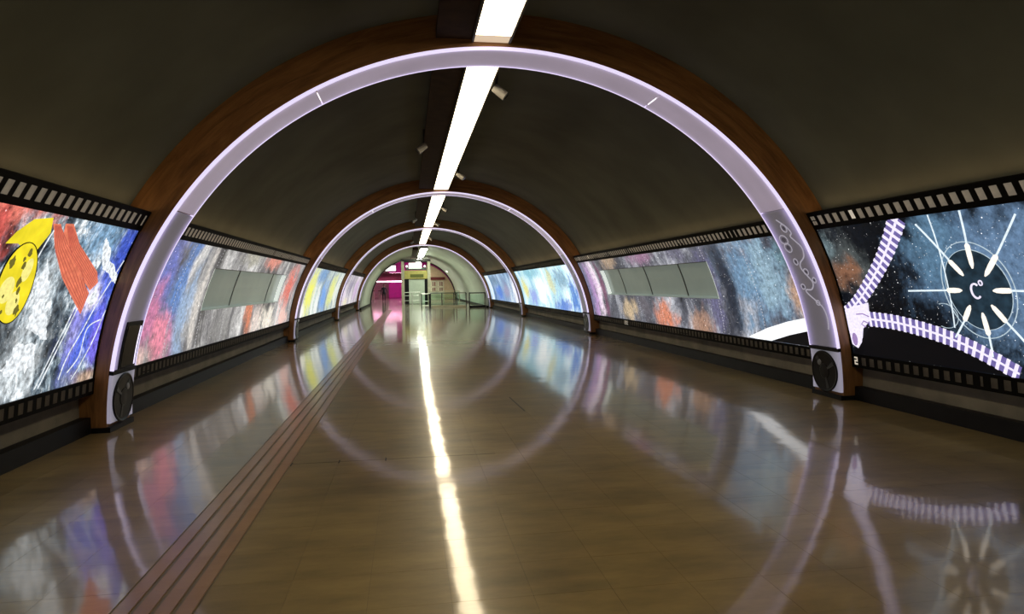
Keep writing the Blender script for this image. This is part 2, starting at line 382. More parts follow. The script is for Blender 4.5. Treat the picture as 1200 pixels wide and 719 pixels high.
# ------------------------------------------------------------------ setting: vault and walls
def mouth(x):
    K = [(-9, 57.3), (-3.2, 57.6), (-1.5, 61), (0, 70), (4.3, 76.0), (9, 76.0)]
    for (xa, ya), (xb, yb) in zip(K[:-1], K[1:]):
        if x <= xb: return ya + (yb - ya) * (x - xa) / (xb - xa)
    return 76.0
def vault(name, a, b, y0, y1, mat, thick=0.15, n=96, inner=True, ym=None):
    mb = MB(); secs = []
    ring = []
    pts = [(a * math.cos(PI * i / n), ZC + b * math.sin(PI * i / n)) for i in range(n + 1)]
    out = [((a + thick) * math.cos(PI * i / n), ZC + (b + thick) * math.sin(PI * i / n)) for i in range(n, -1, -1)]
    ring = pts + out
    mb.loft([[(x, y0, z) for x, z in ring], [(x, ym(x) if ym else y1, z) for x, z in ring]])
    # no end caps over the opening
    mb.f = mb.f[:-2]
    m = len(ring)
    for k, yk in ((0, y0), (1, y1)):
        for i in range(n):
            q = (k*m + i, k*m + i + 1, k*m + m - 2 - i, k*m + m - 1 - i)
            mb.f.append(q)
    o = obj(name, mb, mat, smooth=False); recalc(o)
    for p in o.data.polygons: p.use_smooth = abs(p.normal.y) < 0.5
    return struct(o)
vault('ceiling', AX + TH, BZ + TH, Y_BACK, Y_DARK, M['vault'])
vault('ceiling', AX, BZ, Y_DARK, Y_PALE, M['pale_vault'], ym=mouth)
bw = MB(); bw.box(-4.8, 4.8, Y_BACK - 0.15, Y_BACK, -0.1, 4.75); struct(obj('wall_back', bw, M['vault']))
for side, nm in ((-1, 'left'), (1, 'right')):
    pl = MB(); bb = MB()
    xs = sorted((side * 4.53, side * 4.64)); xb = sorted((side * 4.42, side * 4.53))
    segs = [Y_BACK] + [v for a in ARCHY for v in (a, a + RIB)]
    for i in range(0, 8, 2):
        pl.box(*xs, segs[i], segs[i+1], -0.004, 0.42)
        bb.box(*xb, segs[i], segs[i+1], -0.004, 0.17)
    struct(obj('wall_' + nm, pl, M['plinth'])); struct(obj('baseboard_' + nm, bb, M['black']))
    fb = MB(); fb.box(*sorted((side * 4.12, side * 4.24)), Y_DARK, 57.3 if side < 0 else Y_PALE, 0, 0.13)
    struct(obj('baseboard_' + nm + '_far', fb, M['black']))
rim = MB(); n = 64
for i in range(n):
    a, b = PI * i / n, PI * (i + 1) / n
    p = [(*E_(a, -0.09),), (*E_(b, -0.09),), (*E_(b, 0.25),), (*E_(a, 0.25),)]
    rim.add([(x, mouth(x) - 0.02, z) for x, z in p] + [(x, mouth(x) + 0.25, z) for x, z in p], [(0,1,2,3),(7,6,5,4),(0,4,5,1),(2,6,7,3),(1,5,6,2),(3,7,4,0)])
struct(obj('trim_1', rim, M['dark_metal']))

# ------------------------------------------------------------------ light arches
SEG = [(8.7, 34.7, 'print'), (34.7, 63.2, 'up'), (63.2, 118.8, 'up'), (118.8, 146.0, 'up'), (146.0, 171.3, 'print')]
def curved(mb, a0, a1, d0, d1, y0, y1, n):
    secs = []
    for i in range(n + 1):
        a = math.radians(a0 + (a1 - a0) * i / n)
        x0, z0 = E_(a, d0); x1, z1 = E_(a, d1); s = a * 4.2
        secs.append(([(x0,y0,z0),(x0,y1,z0),(x1,y1,z1),(x1,y0,z1)], s))
    vs = [p for r, s in secs for p in r]; uv = []
    for r, s in secs: uv += [(s, 0), (s, 1), (s, 1), (s, 0)]
    fs = []
    for k in range(n):
        for i in range(4):
            j = (i + 1) % 4; fs.append((k*4+i, k*4+j, (k+1)*4+j, (k+1)*4+i))
    fs += [(3,2,1,0), (n*4, n*4+1, n*4+2, n*4+3)]
    mb.add(vs, fs, uv)
def reg(parent, o): kids.setdefault(parent.name, []).append(o); return o
def make_arch(Y, label):
    r = thing('light_arch', label, 'arch', (0, Y, 0), 'wooden light arches along the passage')
    # rib: wood veneer, uv along the arch / radially
    mb = MB(); nseg = 96
    vs = []; uv = []; fs = []
    for i in range(nseg + 1):
        a = PI * i / nseg; s = a * 4.2
        x0, z0 = E_(a, 0.03); x1, z1 = E_(a, TH + 0.003)
        if i in (0, nseg): z0 = z1 = 0.0
        vs += [(x0,Y,z0),(x1,Y,z1),(x1,Y+RIB,z1),(x0,Y+RIB,z0)]; uv += [(s,0),(s,.4),(s,1.0),(s,1.4)]
    for k in range(nseg):
        for i in range(4):
            j = (i + 1) % 4; fs.append((k*4+i, k*4+j, (k+1)*4+j, (k+1)*4+i))
    fs += [(3,2,1,0), (nseg*4, nseg*4+1, nseg*4+2, nseg*4+3)]
    mb.add(vs, fs, uv); o = obj('rib', mb, M['wood'], r); recalc(o); reg(r, o)
    for a0, a1, kind in SEG:
        mb = MB(); g = 0.12
        curved(mb, a0 + g, a1 - g, -0.004, 0.032, Y + 0.017, Y + RIB - 0.017, max(6, int((a1 - a0) / 1.6)))
        o = obj('print_panel' if kind == 'print' else 'diffuser', mb, M['arch_print' if kind == 'print' else 'arch_up'], r); recalc(o); reg(r, o)
        if kind == 'print': o['label'] = 'grey translucent printed panel of the arch leg'
    for y0, y1 in ((Y + 0.004, Y + 0.017), (Y + RIB - 0.017, Y + RIB - 0.004)):
        mb = MB(); curved(mb, 8.7, 171.3, -0.008, 0.032, y0, y1, 90); o = obj('led_strip', mb, M['led'], r); recalc(o); reg(r, o)
    for a in (63.2, 118.8):
        mb = MB(); curved(mb, a - 0.06, a + 0.06, -0.007, 0.03, Y + 0.2, Y + RIB - 0.14, 1); o = obj('joint_line', mb, M['joint'], r); recalc(o); reg(r, o)
    for side in (1, -1):
        mb = MB(); curved(mb, 1.0 if side > 0 else 171.9, 8.1 if side > 0 else 179.0, -0.004, 0.032, Y + 0.01, Y + RIB - 0.01, 6)
        o = obj('pedestal_panel', mb, M['arch_base'], r); recalc(o); reg(r, o)
        mb = MB(); curved(mb, 8.1 if side > 0 else 171.3, 8.7 if side > 0 else 171.9, -0.012, 0.03, Y - 0.006, Y + RIB + 0.006, 1)
        o = obj('black_band', mb, M['black'], r); recalc(o); reg(r, o)
        mb = MB(); xs = sorted((side * 4.228, side * 4.415)); mb.box(*xs, Y - 0.008, Y + RIB + 0.008, 0, 0.055)
        o = obj('base_trim', mb, M['black'], r); reg(r, o)
        # round black emblem on the pedestal
        yc, zc_, rd = Y + RIB * 0.53, 0.33, 0.268
        xw = side * 4.236
        mb = MB(); nn = 40
        def sx_(z): return AX * math.sqrt(max(0, 1 - ((z - ZC) / BZ) ** 2)) - 0.002
        def ringp(rad, dx): return [(side * (sx_(zc_ + rad * math.sin(2*PI*i/nn)) - dx), yc + rad * math.cos(2*PI*i/nn), zc_ + rad * math.sin(2*PI*i/nn)) for i in range(nn)]
        secs = [ringp(rd, 0.0), ringp(rd, 0.014), ringp(rd - 0.012, 0.018), ringp(rd - 0.03, 0.013), ringp(0.10, 0.011), ringp(0.09, 0.016), ringp(0.01, 0.018)]
        mb.loft(secs); disc = obj('emblem_disc', mb, M['disc'], r); recalc(disc); reg(r, disc)
        for k, an in enumerate((0.9, 2.6, 4.4)):
            mb = MB(); d = Vector((0, math.cos(an), math.sin(an))); nrm = Vector((0, -math.sin(an), math.cos(an)))
            p0 = Vector((0, yc, zc_)) + d * 0.08; p1 = Vector((0, yc, zc_)) + d * 0.225; p0.x = side * (sx_(p0.z) - 0.011); p1.x = side * (sx_(p1.z) - 0.011)
            ex = Vector((-side * 0.006, 0, 0))
            mb.loft([[p0 + nrm*.012, p0 - nrm*.012, p0 - nrm*.012 + ex, p0 + nrm*.012 + ex], [p1 + nrm*.028, p1 - nrm*.028, p1 - nrm*.028 + ex, p1 + nrm*.028 + ex]])
            o = obj('spoke', mb, M['disc_grey'], disc); recalc(o); reg(disc, o)
        mb = MB(); cpt = Vector((side * (sx_(zc_ + 0.11) - 0.012), yc + 0.09, zc_ + 0.11)); nn2 = 20
        mb.loft([[cpt + Vector((-side * e, rr * math.cos(2*PI*i/nn2), rr * math.sin(2*PI*i/nn2))) for i in range(nn2)] for rr, e in ((0.042, 0), (0.038, 0.006), (0.02, 0.01))])
        o = obj('emblem_highlight', mb, M['disc_shine'], disc); recalc(o); reg(disc, o)
    return r
archA = make_arch(ARCHY[0], 'nearest and largest wooden arch with a lilac lit inner face')
for Y, lb in zip(ARCHY[1:], ('second wooden lit arch, just beyond the two grey windows',
                             'third wooden lit arch from the camera, small and deep in the passage',
                             'farthest brown arch, framing the pale green end of the passage')):
    c = copy_tree(archA, None, Vector((0, Y - ARCHY[0], 0))); c['label'] = lb
# worm-like line drawing on the right leg of the near arch
def arch_pt(ang, v, d=-0.006):
    x, z = E_(math.radians(ang), d); return Vector((x, ARCHY[0] + v * RIB, z))
def arch_line(pts, wd, name, mat, side_flip=False):
    mb = MB()
    P_ = [arch_pt(*p) for p in pts]; out = [arch_pt(p[0], p[1], -0.010) for p in pts]
    m = len(pts)
    for i in range(m - 1):
        d = (P_[i+1] - P_[i]).normalized(); nv = d.cross((out[i] - P_[i]).normalized()) * wd
        mb.loft([[P_[i] + nv, P_[i] - nv, out[i] - nv, out[i] + nv], [P_[i+1] + nv, P_[i+1] - nv, out[i+1] - nv, out[i+1] + nv]])
    o = obj(name, mb, mat, archA); recalc(o); return o
def smooth_pts(pts, k=6):
    out = []
    for i in range(len(pts) - 1):
        p0 = pts[max(i-1, 0)]; p1 = pts[i]; p2 = pts[i+1]; p3 = pts[min(i+2, len(pts)-1)]
        for j in range(k):
            t = j / k
            out.append(tuple(0.5 * ((2*b) + (-a + c) * t + (2*a - 5*b + 4*c - d) * t*t + (-a + 3*b - 3*c + d) * t**3) for a, b, c, d in zip(p0, p1, p2, p3)))
    out.append(pts[-1]); return out
worm = smooth_pts([(33, .55), (31.5, .35), (30.2, .28), (29.5, .38), (28.6, .30), (27.2, .18), (25.5, .25), (24.3, .48), (23.2, .52), (22, .42), (20.5, .30), (19.3, .42), (19.2, .62), (18.6, .62), (17.2, .40), (16, .22), (14, .15), (12, .2)], 5)
arch_line(worm, 0.009, 'worm_drawing', M['outline'])
for a, v, ra, rv in ((31.2, .45, 0.8, .09), (27.4, .66, 0.9, .12), (24.6, .62, .6, .07), (22.6, .40, .6, .08), (21, .22, .5, .06), (19.8, .7, .5, .07), (16.8, .34, .45, .06), (29, .68, .9, .14)):
    lp = [(a + ra * math.sin(2*PI*i/14), v + rv * math.cos(2*PI*i/14)) for i in range(15)]
    arch_line(lp, 0.006, 'cell_drawing', M['outline'])
    mb = MB(); P_ = [arch_pt(a + .5*ra*math.sin(2*PI*i/12), v + .5*rv*math.cos(2*PI*i/12), -0.005) for i in range(12)]
    Q_ = [arch_pt(a + .5*ra*math.sin(2*PI*i/12), v + .5*rv*math.cos(2*PI*i/12), -0.009) for i in range(12)]
    mb.loft([P_, Q_]); recalc(obj('cell_nucleus', mb, M['outline_dark'], archA))

# black information screen on the left leg of the near arch
mb = MB()
sx0 = ARCHY[0] + 0.10; sx1 = ARCHY[0] + 0.52
scr = thing('information_screen', 'narrow black screen mounted on the left leg of the nearest arch', 'screen', (-4.2, ARCHY[0] + 0.3, 0.66))
mb = MB(); curved(mb, 164.0, 171.2, -0.022, -0.006, sx0, sx1, 5); recalc(obj('screen_case', mb, M['black'], scr))
mb = MB(); curved(mb, 164.6, 170.8, -0.026, -0.022, sx0 + 0.03, sx1 - 0.07, 5); recalc(obj('screen_glass', mb, M['screen'], scr))
mb = MB(); curved(mb, 164.8, 170.8, -0.027, -0.022, sx1 - 0.055, sx1 - 0.03, 5); recalc(obj('lit_edge', mb, M['white_trim'], scr))

# ------------------------------------------------------------------ back-lit film-strip murals
def patch(mb, side, y0, y1, t0, t1, o0, o1, n=8):
    """curved slab on the panel cylinder; uv = panel metres"""
    vs = []; uv = []; fs = []
    for i in range(n + 1):
        t = t0 + (t1 - t0) * i / n
        vs += [S(side, y0, t, o1), S(side, y1, t, o1), S(side, y1, t, o0), S(side, y0, t, o0)]
        uv += [(y0, t), (y1, t), (y1, t), (y0, t)]
    for k in range(n):
        for i in range(4):
            j = (i + 1) % 4; fs.append((k*4+i, k*4+j, (k+1)*4+j, (k+1)*4+i))
    fs += [(3,2,1,0), (n*4, n*4+1, n*4+2, n*4+3)]
    mb.add(vs, fs, uv)
BAYS = [(Y_BACK + 0.3, ARCHY[0])] + [(ARCHY[i] + RIB, ARCHY[i+1]) for i in range(3)]
def cell_variants(side, t0, t1, dim):
    """every variant is a list of pieces (y0, y1, t0, t1) in fractions of the cell"""
    V = [[(0, 1, 0, 1)], [(0, 1, .36, 1), (0, .9, 0, .2)], [(.32, .68, 0, 1)], [(0, .42, .56, 1), (.58, 1, .56, 1), (0, .42, 0, .44), (.58, 1, 0, .44)], [(.1, .9, .08, 1)],
         [(0, .55, 0, 1), (.7, 1, .4, 1)], [(.1, .9, .8, 1), (.1, .9, .4, .6), (.1, .9, 0, .2)]]
    res = []
    for k, pcs in enumerate(V):
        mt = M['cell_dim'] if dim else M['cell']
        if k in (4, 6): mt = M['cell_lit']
        out = []
        for a, b, c, d in pcs:
            mb = MB(); w_ = 0.072; patch(mb, side, -w_/2 + a * w_, -w_/2 + b * w_, t0 + (t1 - t0) * c, t0 + (t1 - t0) * d, 0.02, 0.024, 1); out.append(mb)
        if k == 6:
            for a, b, c, d in (((.1, .32, .6, .8), (.68, .9, .2, .4)) if side > 0 else ((.68, .9, .6, .8), (.1, .32, .2, .4))):
                mb = MB(); w_ = 0.072; patch(mb, side, -w_/2 + a * w_, -w_/2 + b * w_, t0 + (t1 - t0) * c, t0 + (t1 - t0) * d, 0.02, 0.024, 1); out.append(mb)
        res.append((out, mt))
    return res
def make_mural(side, bay, label, mat, npan, window=None, indiv=True, cell_from=None):
    y0, y1 = BAYS[bay]
    r = thing('mural_light_box', label, 'light box', (side * 4.4, (y0 + y1) / 2, 0), 'film-strip murals between the arches')
    g = 0.004
    mb = MB(); patch(mb, side, y0 + g, y1 - g, 0.0, T_END - 0.07, -0.12, -0.006, 10)
    if window:
        mb = MB(); wy0, wy1, wt0, wt1 = window
        patch(mb, side, y0 + g, wy0, 0.0, T_END - 0.07, -0.12, -0.006, 10); patch(mb, side, wy1, y1 - g, 0.0, T_END - 0.07, -0.12, -0.006, 10)
        patch(mb, side, wy0, wy1, 0.0, wt0, -0.12, -0.006, 6); patch(mb, side, wy0, wy1, wt1, T_END - 0.07, -0.12, -0.006, 4)
    recalc(obj('housing', mb, M['black'], r))
    pw = (y1 - y0 - 0.04) / npan
    for i in range(npan):
        a, b = y0 + 0.02 + i * pw + 0.003, y0 + 0.02 + (i + 1) * pw - 0.003
        parts = [(a, b, T_IN0, T_IN1)]
        if window:
            wy0, wy1, wt0, wt1 = window; parts = []
            if b <= wy0 or a >= wy1: parts = [(a, b, T_IN0, T_IN1)]
            else:
                if a < wy0: parts.append((a, wy0, T_IN0, T_IN1)); a = wy0
                if b > wy1: parts.append((wy1, b, T_IN0, T_IN1)); b = wy1
                parts += [(a, b, T_IN0, wt0), (a, b, wt1, T_IN1)]
        for (pa, pb, ta, tb) in parts:
            mb = MB(); patch(mb, side, pa, pb, ta, tb, -0.006, 0.004, 8); recalc(obj('image_panel', mb, mat, r))
    # rows of bright dots where the panels meet
    for i in range(1, npan if bay else 1):
        ys = y0 + 0.02 + i * pw; mb = MB(); t = T_IN0 + 0.03
        while t < T_IN1 - 0.03:
            if not (window and window[0] < ys < window[1] and window[2] - .02 < t < window[3] + .02):
                patch(mb, side, ys - 0.005, ys + 0.005, t, t + 0.022, 0.002, 0.007, 1)
            t += 0.05
        recalc(obj('seam_lights', mb, SEAM, r))
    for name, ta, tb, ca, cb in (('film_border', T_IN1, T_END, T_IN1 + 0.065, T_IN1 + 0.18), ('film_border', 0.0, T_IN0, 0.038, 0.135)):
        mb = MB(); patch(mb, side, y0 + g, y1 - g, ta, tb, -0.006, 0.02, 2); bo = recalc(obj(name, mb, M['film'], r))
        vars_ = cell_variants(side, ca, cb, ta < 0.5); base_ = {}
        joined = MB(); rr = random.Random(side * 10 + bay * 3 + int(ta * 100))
        yv = y1 - 0.09
        lim = cell_from if cell_from is not None else y0 + 0.06
        run = 0; k = 0; forced = [3 if ta > 0.5 else 6] if (side > 0 and bay == 0) else []
        while yv > lim:
            if run <= 0:
                k = forced.pop() if forced else rr.choices(range(7), (10, 2, 1.2, .8, .5, 1, .5))[0]; run = rr.randint(2, 6) if k == 0 else (1 if k in (3, 4, 6) else rr.randint(1, 2))
            run -= 1
            mbs, mt = vars_[k]
            for pi, mbv in enumerate(mbs):
                if indiv:
                    if (k, pi) not in base_:
                        o = obj('film_cell', mbv, mt, bo, (side * 4.4, 0, 0)); recalc(o); base_[k, pi] = o
                    else:
                        o = base_[k, pi].copy(); col.objects.link(o); o.parent = bo
                    o.location = (0, yv - (y0 + y1) / 2, 0)
                else:
                    joined.add([(p[0], p[1] + yv, p[2]) for p in mbv.v], mbv.f)
            yv -= 0.142
        if not indiv:
            o = recalc(obj('film_cells', joined, M['cell_dim'], bo)); o['kind'] = 'stuff'
    # strip end bars and the cove light that leaks out on top
    for a, b in ((y0 + g, y0 + 0.02), (y1 - 0.02, y1 - g)):
        mb = MB(); patch(mb, side, a, b, T_IN0, T_IN1, -0.006, 0.016, 8); recalc(obj('end_bar', mb, M['film'], r))
    mb = MB(); patch(mb, side, y0 + 0.1, y1 - 0.1, T_END - 0.07, T_END - 0.062, -0.11, -0.03, 1); recalc(obj('cove_light', mb, M['glowstrip'], r))
    return r
SEAM = printed('seam_dots', (0.55, 0.54, 0.58), 1.0)

MUR = {}
MUR[1, 0] = mural_mat('starfield_mural', [(0.30, (3, 4, 7)), (0.55, (12, 17, 24)), (0.8, (30, 40, 52))], (1.2, 1.2), 0.0,
    blobs=[(5.55, 1.15, 0.95, 0.85, 0, (78, 104, 132), 0.9), (5.1, 1.2, 0.7, 0.9, 0, (96, 122, 152), 0.85), (5.95, 1.45, 0.4, 0.5, .5, (88, 122, 148), 0.7),
           (7.35, 1.35, 0.55, 0.42, .5, (78, 84, 84), 0.85), (7.4, 1.22, 0.28, 0.25, 0, (140, 92, 62), 0.7), (7.6, 1.55, 0.25, 0.2, 0, (120, 140, 146), 0.7)],
    stars=1.7, star_scale=15, strength=1.0, fine=0.45, seed=2.0)
MUR[-1, 0] = mural_mat('engraving_mural', [(0.38, (14, 20, 26)), (0.47, (66, 80, 92)), (0.54, (140, 156, 166)), (0.62, (238, 242, 244))], (5.0, 3.0), -0.75,
    blobs=[(7.0, 1.62, 0.62, 0.30, -0.4, (120, 158, 190), 0.75), (7.45, 1.1, 0.42, 0.95, -0.5, (86, 104, 206), 0.95), (7.30, 0.62, 0.50, 0.45, 0, (70, 96, 214), 0.95), (7.6, 1.5, 0.34, 0.55, 0, (58, 80, 176), 0.9), (7.6, 0.55, 0.3, 0.45, 0, (120, 104, 214), 0.8), (7.05, 0.75, 0.22, 0.4, -0.4, (150, 140, 196), 0.6),
           (7.24, 1.03, 0.20, 0.20, 0, (245, 238, 250), 1.0), (7.5, 0.20, 0.55, 0.13, 0, (176, 148, 124), 0.9), (7.05, 0.24, 0.3, 0.14, 0, (90, 104, 150), 0.7), (5.2, 1.78, 0.85, 0.32, 0.15, (216, 120, 104), 1.0), (5.25, 1.5, 0.36, 0.32, 0.2, (186, 82, 76), 1.0),
           (6.15, 0.5, 0.42, 0.5, 0, (214, 220, 222), 0.6), (6.3, 1.0, 0.25, 0.6, 0.1, (224, 230, 232), 0.5), (6.65, 0.75, 0.28, 0.35, 0, (34, 42, 50), 0.7), (5.9, .7, .3, .25, 0, (30, 36, 42), .7)],
    stars=0.8, star_scale=13, strength=1.0, fine=0.85, detail=12, seed=5.0, rough=0.72)
MUR[1, 1] = mural_mat('blue_nebula_mural', [(0.33, (30, 32, 42)), (0.5, (92, 94, 104)), (0.66, (182, 184, 192))], (1.1, 0.8), 0.12,
    blobs=[(9.6, 1.15, 1.3, 1.0, 0, (104, 134, 162), 1.0), (9.2, 1.2, 0.6, 0.7, 0, (142, 168, 182), 0.8), (8.5, 0.9, 0.30, 0.55, 0, (178, 142, 116), 0.95), (8.4, 1.5, .5, .4, 0, (92, 120, 130), .9),
           (10.55, 1.0, 0.32, 1.1, 0.05, (36, 40, 52), 0.95), (11.2, 0.9, 0.4, 1.2, 0, (96, 94, 124), 0.9), (11.9, 0.25, 0.6, 0.35, 0, (170, 132, 110), 0.8), (13.7, 0.36, 0.75, 0.4, 0, (196, 124, 98), 1.0),
           (14.9, 0.5, 0.6, 0.4, 0, (96, 92, 100), 0.8), (16.0, 0.4, 0.7, 0.35, 0, (188, 166, 134), 0.9), (14.2, 1.75, 0.9, 0.25, 0, (150, 112, 140), 0.8), (16.6, 1.72, .8, .3, 0, (176, 150, 122), .7), (12.3, 1.75, .7, .3, 0, (90, 88, 108), .8),
           (18.4, 0.95, 0.42, 1.4, 0.1, (232, 214, 228), 1.0), (18.9, 0.8, 0.5, 1.2, 0.1, (178, 142, 190), 0.9), (19.3, 1.0, .35, 1.2, 0, (120, 118, 150), .9), (17.85, 0.9, .25, 1.2, .1, (120, 60, 96), .7)],
    stars=1.6, star_scale=11, strength=1.0, fine=0.6, seed=1.0)
MUR[-1, 1] = mural_mat('streaked_nebula_mural', [(0.33, (46, 45, 48)), (0.5, (112, 110, 112)), (0.67, (214, 212, 210))], (1.2, 0.45), 0.1,
    blobs=[(9.1, 1.3, 0.55, 0.7, 0, (104, 112, 176), 1.0), (9.7, 1.1, 0.45, 1.1, 0, (92, 124, 178), 1.0), (8.9, 0.75, 0.45, 0.55, 0, (184, 116, 150), 1.0), (9.5, 0.45, 0.5, 0.45, 0, (216, 130, 150), 0.95), (10.2, 0.75, 0.35, 0.8, 0, (146, 168, 196), 0.9),
           (8.6, .25, .7, .2, 0, (206, 178, 170), .9), (10.75, 1.0, 0.2, 1.3, 0.0, (196, 190, 184), 0.9), (11.1, 1.0, 0.25, 1.3, 0, (60, 58, 58), 0.85), (12.4, 0.45, 0.8, 0.45, 0, (132, 130, 128), 0.7), (14.4, 0.55, 0.45, 0.5, 0, (200, 122, 92), 0.95), (15.2, 0.4, 0.55, 0.5, 0, (222, 206, 196), 0.8),
           (16.4, 0.35, 0.9, 0.4, 0, (236, 228, 214), 0.9), (18.2, 1.15, 0.85, 0.8, 0, (206, 112, 98), 1.0), (18.2, 0.35, 0.9, 0.35, 0, (232, 190, 178), 0.9), (15.2, 1.75, 0.9, 0.25, 0, (206, 132, 116), 0.9), (13.2, 1.75, 0.8, 0.25, 0, (150, 146, 130), 0.8)],
    stars=1.4, star_scale=11, strength=1.0, fine=0.55, seed=9.0)
MUR[-1, 2] = mural_mat('yellow_streak_mural', [(0.32, (96, 118, 142)), (0.5, (178, 190, 186)), (0.7, (238, 242, 236))], (1.1, 0.2), 0.06,
    blobs=[(22.4, 0.95, 1.1, 1.0, 0, (226, 226, 96), 1.0), (21.0, 1.1, 0.6, 1.0, 0, (150, 168, 150), 0.8), (21.2, 0.3, 1.0, 0.4, 0, (250, 250, 226), 1.0), (26.2, 0.75, 1.2, 0.8, 0, (104, 152, 212), 1.0), (28.6, 1.0, 1.4, 0.8, 0, (214, 218, 122), 0.95), (24.2, 1.55, 1.5, 0.4, 0, (92, 138, 186), 0.9), (30.4, 0.9, 1.0, 1.0, 0, (222, 226, 214), 0.9), (24.6, 0.5, .6, .8, 0, (240, 244, 240), .8)],
    stars=0.0, strength=1.0, fine=0.45, seed=4.0)
MUR[1, 2] = mural_mat('cyan_white_mural', [(0.32, (110, 164, 196)), (0.5, (186, 222, 232)), (0.68, (246, 252, 252))], (0.9, 0.25), 0.05,
    blobs=[(21.3, 0.7, 0.8, 0.8, 0, (78, 126, 196), 1.0), (23.2, 0.3, 1.6, 0.35, 0, (84, 122, 198), 0.95), (22.6, 1.3, 1.2, 0.5, 0, (112, 152, 176), 0.9), (30.2, 0.95, 0.9, 0.6, 0, (214, 208, 122), 0.95), (28.6, 0.55, 1.3, 0.5, 0, (138, 156, 214), 0.95), (24.4, 1.2, 0.7, 0.7, 0, (206, 204, 150), 0.8), (26.5, 0.9, 1.4, 0.8, 0, (248, 252, 250), 0.95), (27.8, 1.65, 2.5, 0.3, 0, (110, 174, 190), 0.8)],
    stars=0.0, strength=1.05, fine=0.45, seed=6.0)
MUR[-1, 3] = mural_mat('lilac_grey_mural', [(0.32, (92, 88, 100)), (0.5, (176, 170, 178)), (0.7, (240, 236, 238))], (0.8, 0.3), 0.05,
    blobs=[(34.0, 0.7, 1.6, 0.7, 0, (222, 206, 224), 0.9), (37.5, 1.2, 1.8, 0.6, 0, (132, 126, 150), 0.9), (41.5, 1.0, 1.8, 0.8, 0, (186, 160, 196), 0.9), (36.0, 0.3, 1.6, 0.3, 0, (216, 208, 176), 0.8)],
    stars=0.0, strength=1.0, fine=0.5, seed=3.0)
MUR[1, 3] = mural_mat('blue_grey_mural', [(0.32, (70, 104, 150)), (0.5, (150, 178, 206)), (0.68, (240, 246, 248))], (0.7, 0.3), 0.05,
    blobs=[(39.5, 0.6, 2.0, 0.6, 0, (82, 124, 204), 1.0), (36.5, 0.8, 1.4, 0.6, 0, (150, 146, 176), 0.9), (33.5, 0.7, 1.2, 0.9, 0, (238, 238, 244), 0.9), (40.5, 1.4, 2.0, 0.4, 0, (70, 110, 140), 0.8), (43.0, .9, .8, .8, 0, (206, 226, 232), .9)],
    stars=0.0, strength=1.0, fine=0.5, seed=8.0)

mR1 = make_mural(1, 0, 'dark starry mural with white pointers around a lens on the right', MUR[1, 0], 8, cell_from=2.6)
mL1 = make_mural(-1, 0, 'engraved black and white mural with yellow oval and orange ribbon', MUR[-1, 0], 8, cell_from=2.6)
WR = (11.0, 17.55, 0.80, 1.50); WLft = (11.0, 17.2, 0.76, 1.46)
mR2 = make_mural(1, 1, 'blue nebula mural around the grey window on the right wall', MUR[1, 1], 8, window=WR)
mL2 = make_mural(-1, 1, 'pink and blue streaked mural around the grey window on the left wall', MUR[-1, 1], 8, window=WLft)
make_mural(-1, 2, 'bright yellow and blue streaked mural beyond the second arch', MUR[-1, 2], 8, indiv=False)
make_mural(1, 2, 'bright cyan and white mural beyond the second arch on the right', MUR[1, 2], 8, indiv=False)
make_mural(-1, 3, 'small lilac-grey mural farthest along the left wall', MUR[-1, 3], 8, indiv=False)
make_mural(1, 3, 'small blue-grey mural farthest along the right wall', MUR[1, 3], 8, indiv=False)

# grey display windows let into the second pair of murals
def window(side, win, label, n, seams):
    y0, y1, t0, t1 = win
    r = thing('display_window', label, 'window', (side * 4.45, (y0 + y1) / 2, 1.0), 'grey windows in the murals')
    D = -0.085
    ys = [y0] + seams + [y1]
    for a, b in zip(ys[:-1], ys[1:]):
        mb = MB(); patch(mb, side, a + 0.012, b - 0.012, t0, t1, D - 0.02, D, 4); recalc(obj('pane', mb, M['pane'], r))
    for a in seams:
        mb = MB(); patch(mb, side, a - 0.02, a + 0.02, t0, t1, D - 0.02, D + 0.008, 4); recalc(obj('mullion', mb, M['dark_metal'], r))
    mb = MB(); patch(mb, side, y0, y1, t0 - 0.0, t1, D - 0.03, D - 0.02, 4); recalc(obj('backing', mb, M['black'], r))
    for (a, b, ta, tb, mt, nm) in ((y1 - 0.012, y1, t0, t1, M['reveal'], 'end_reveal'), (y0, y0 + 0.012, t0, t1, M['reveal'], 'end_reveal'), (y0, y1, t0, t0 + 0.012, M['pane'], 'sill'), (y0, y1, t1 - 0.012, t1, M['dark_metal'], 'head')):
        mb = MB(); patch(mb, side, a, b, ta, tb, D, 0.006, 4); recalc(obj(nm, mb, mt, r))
    return r
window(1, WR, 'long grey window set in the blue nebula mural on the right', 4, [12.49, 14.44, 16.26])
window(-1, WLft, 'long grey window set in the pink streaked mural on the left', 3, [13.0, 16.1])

# ---- printed motifs on the murals
def print_poly(parent, side, pts, mat, name, o=0.010, rings=4):
    mb = MB(); cyy = sum(p[0] for p in pts) / len(pts); ct = sum(p[1] for p in pts) / len(pts); m = len(pts)
    vs = [S(side, cyy, ct, o)]; uv = [(cyy, ct)]; fs = []
    for k in range(1, rings + 1):
        f = k / rings
        for p in pts:
            q = (cyy + (p[0] - cyy) * f, ct + (p[1] - ct) * f); vs.append(S(side, *q, o)); uv.append(q)
    for i in range(m):
        j = (i + 1) % m; fs.append((0, 1 + i, 1 + j))
        for k in range(rings - 1): fs.append((1 + k*m + i, 1 + (k+1)*m + i, 1 + (k+1)*m + j, 1 + k*m + j))
    nb = len(vs)
    for p in pts: vs.append(S(side, *p, 0.003)); uv.append(p)
    for i in range(m):
        j = (i + 1) % m; fs.append((1 + (rings-1)*m + i, nb + i, nb + j, 1 + (rings-1)*m + j))
    mb.add(vs, fs, uv); return recalc(obj(name, mb, mat, parent))
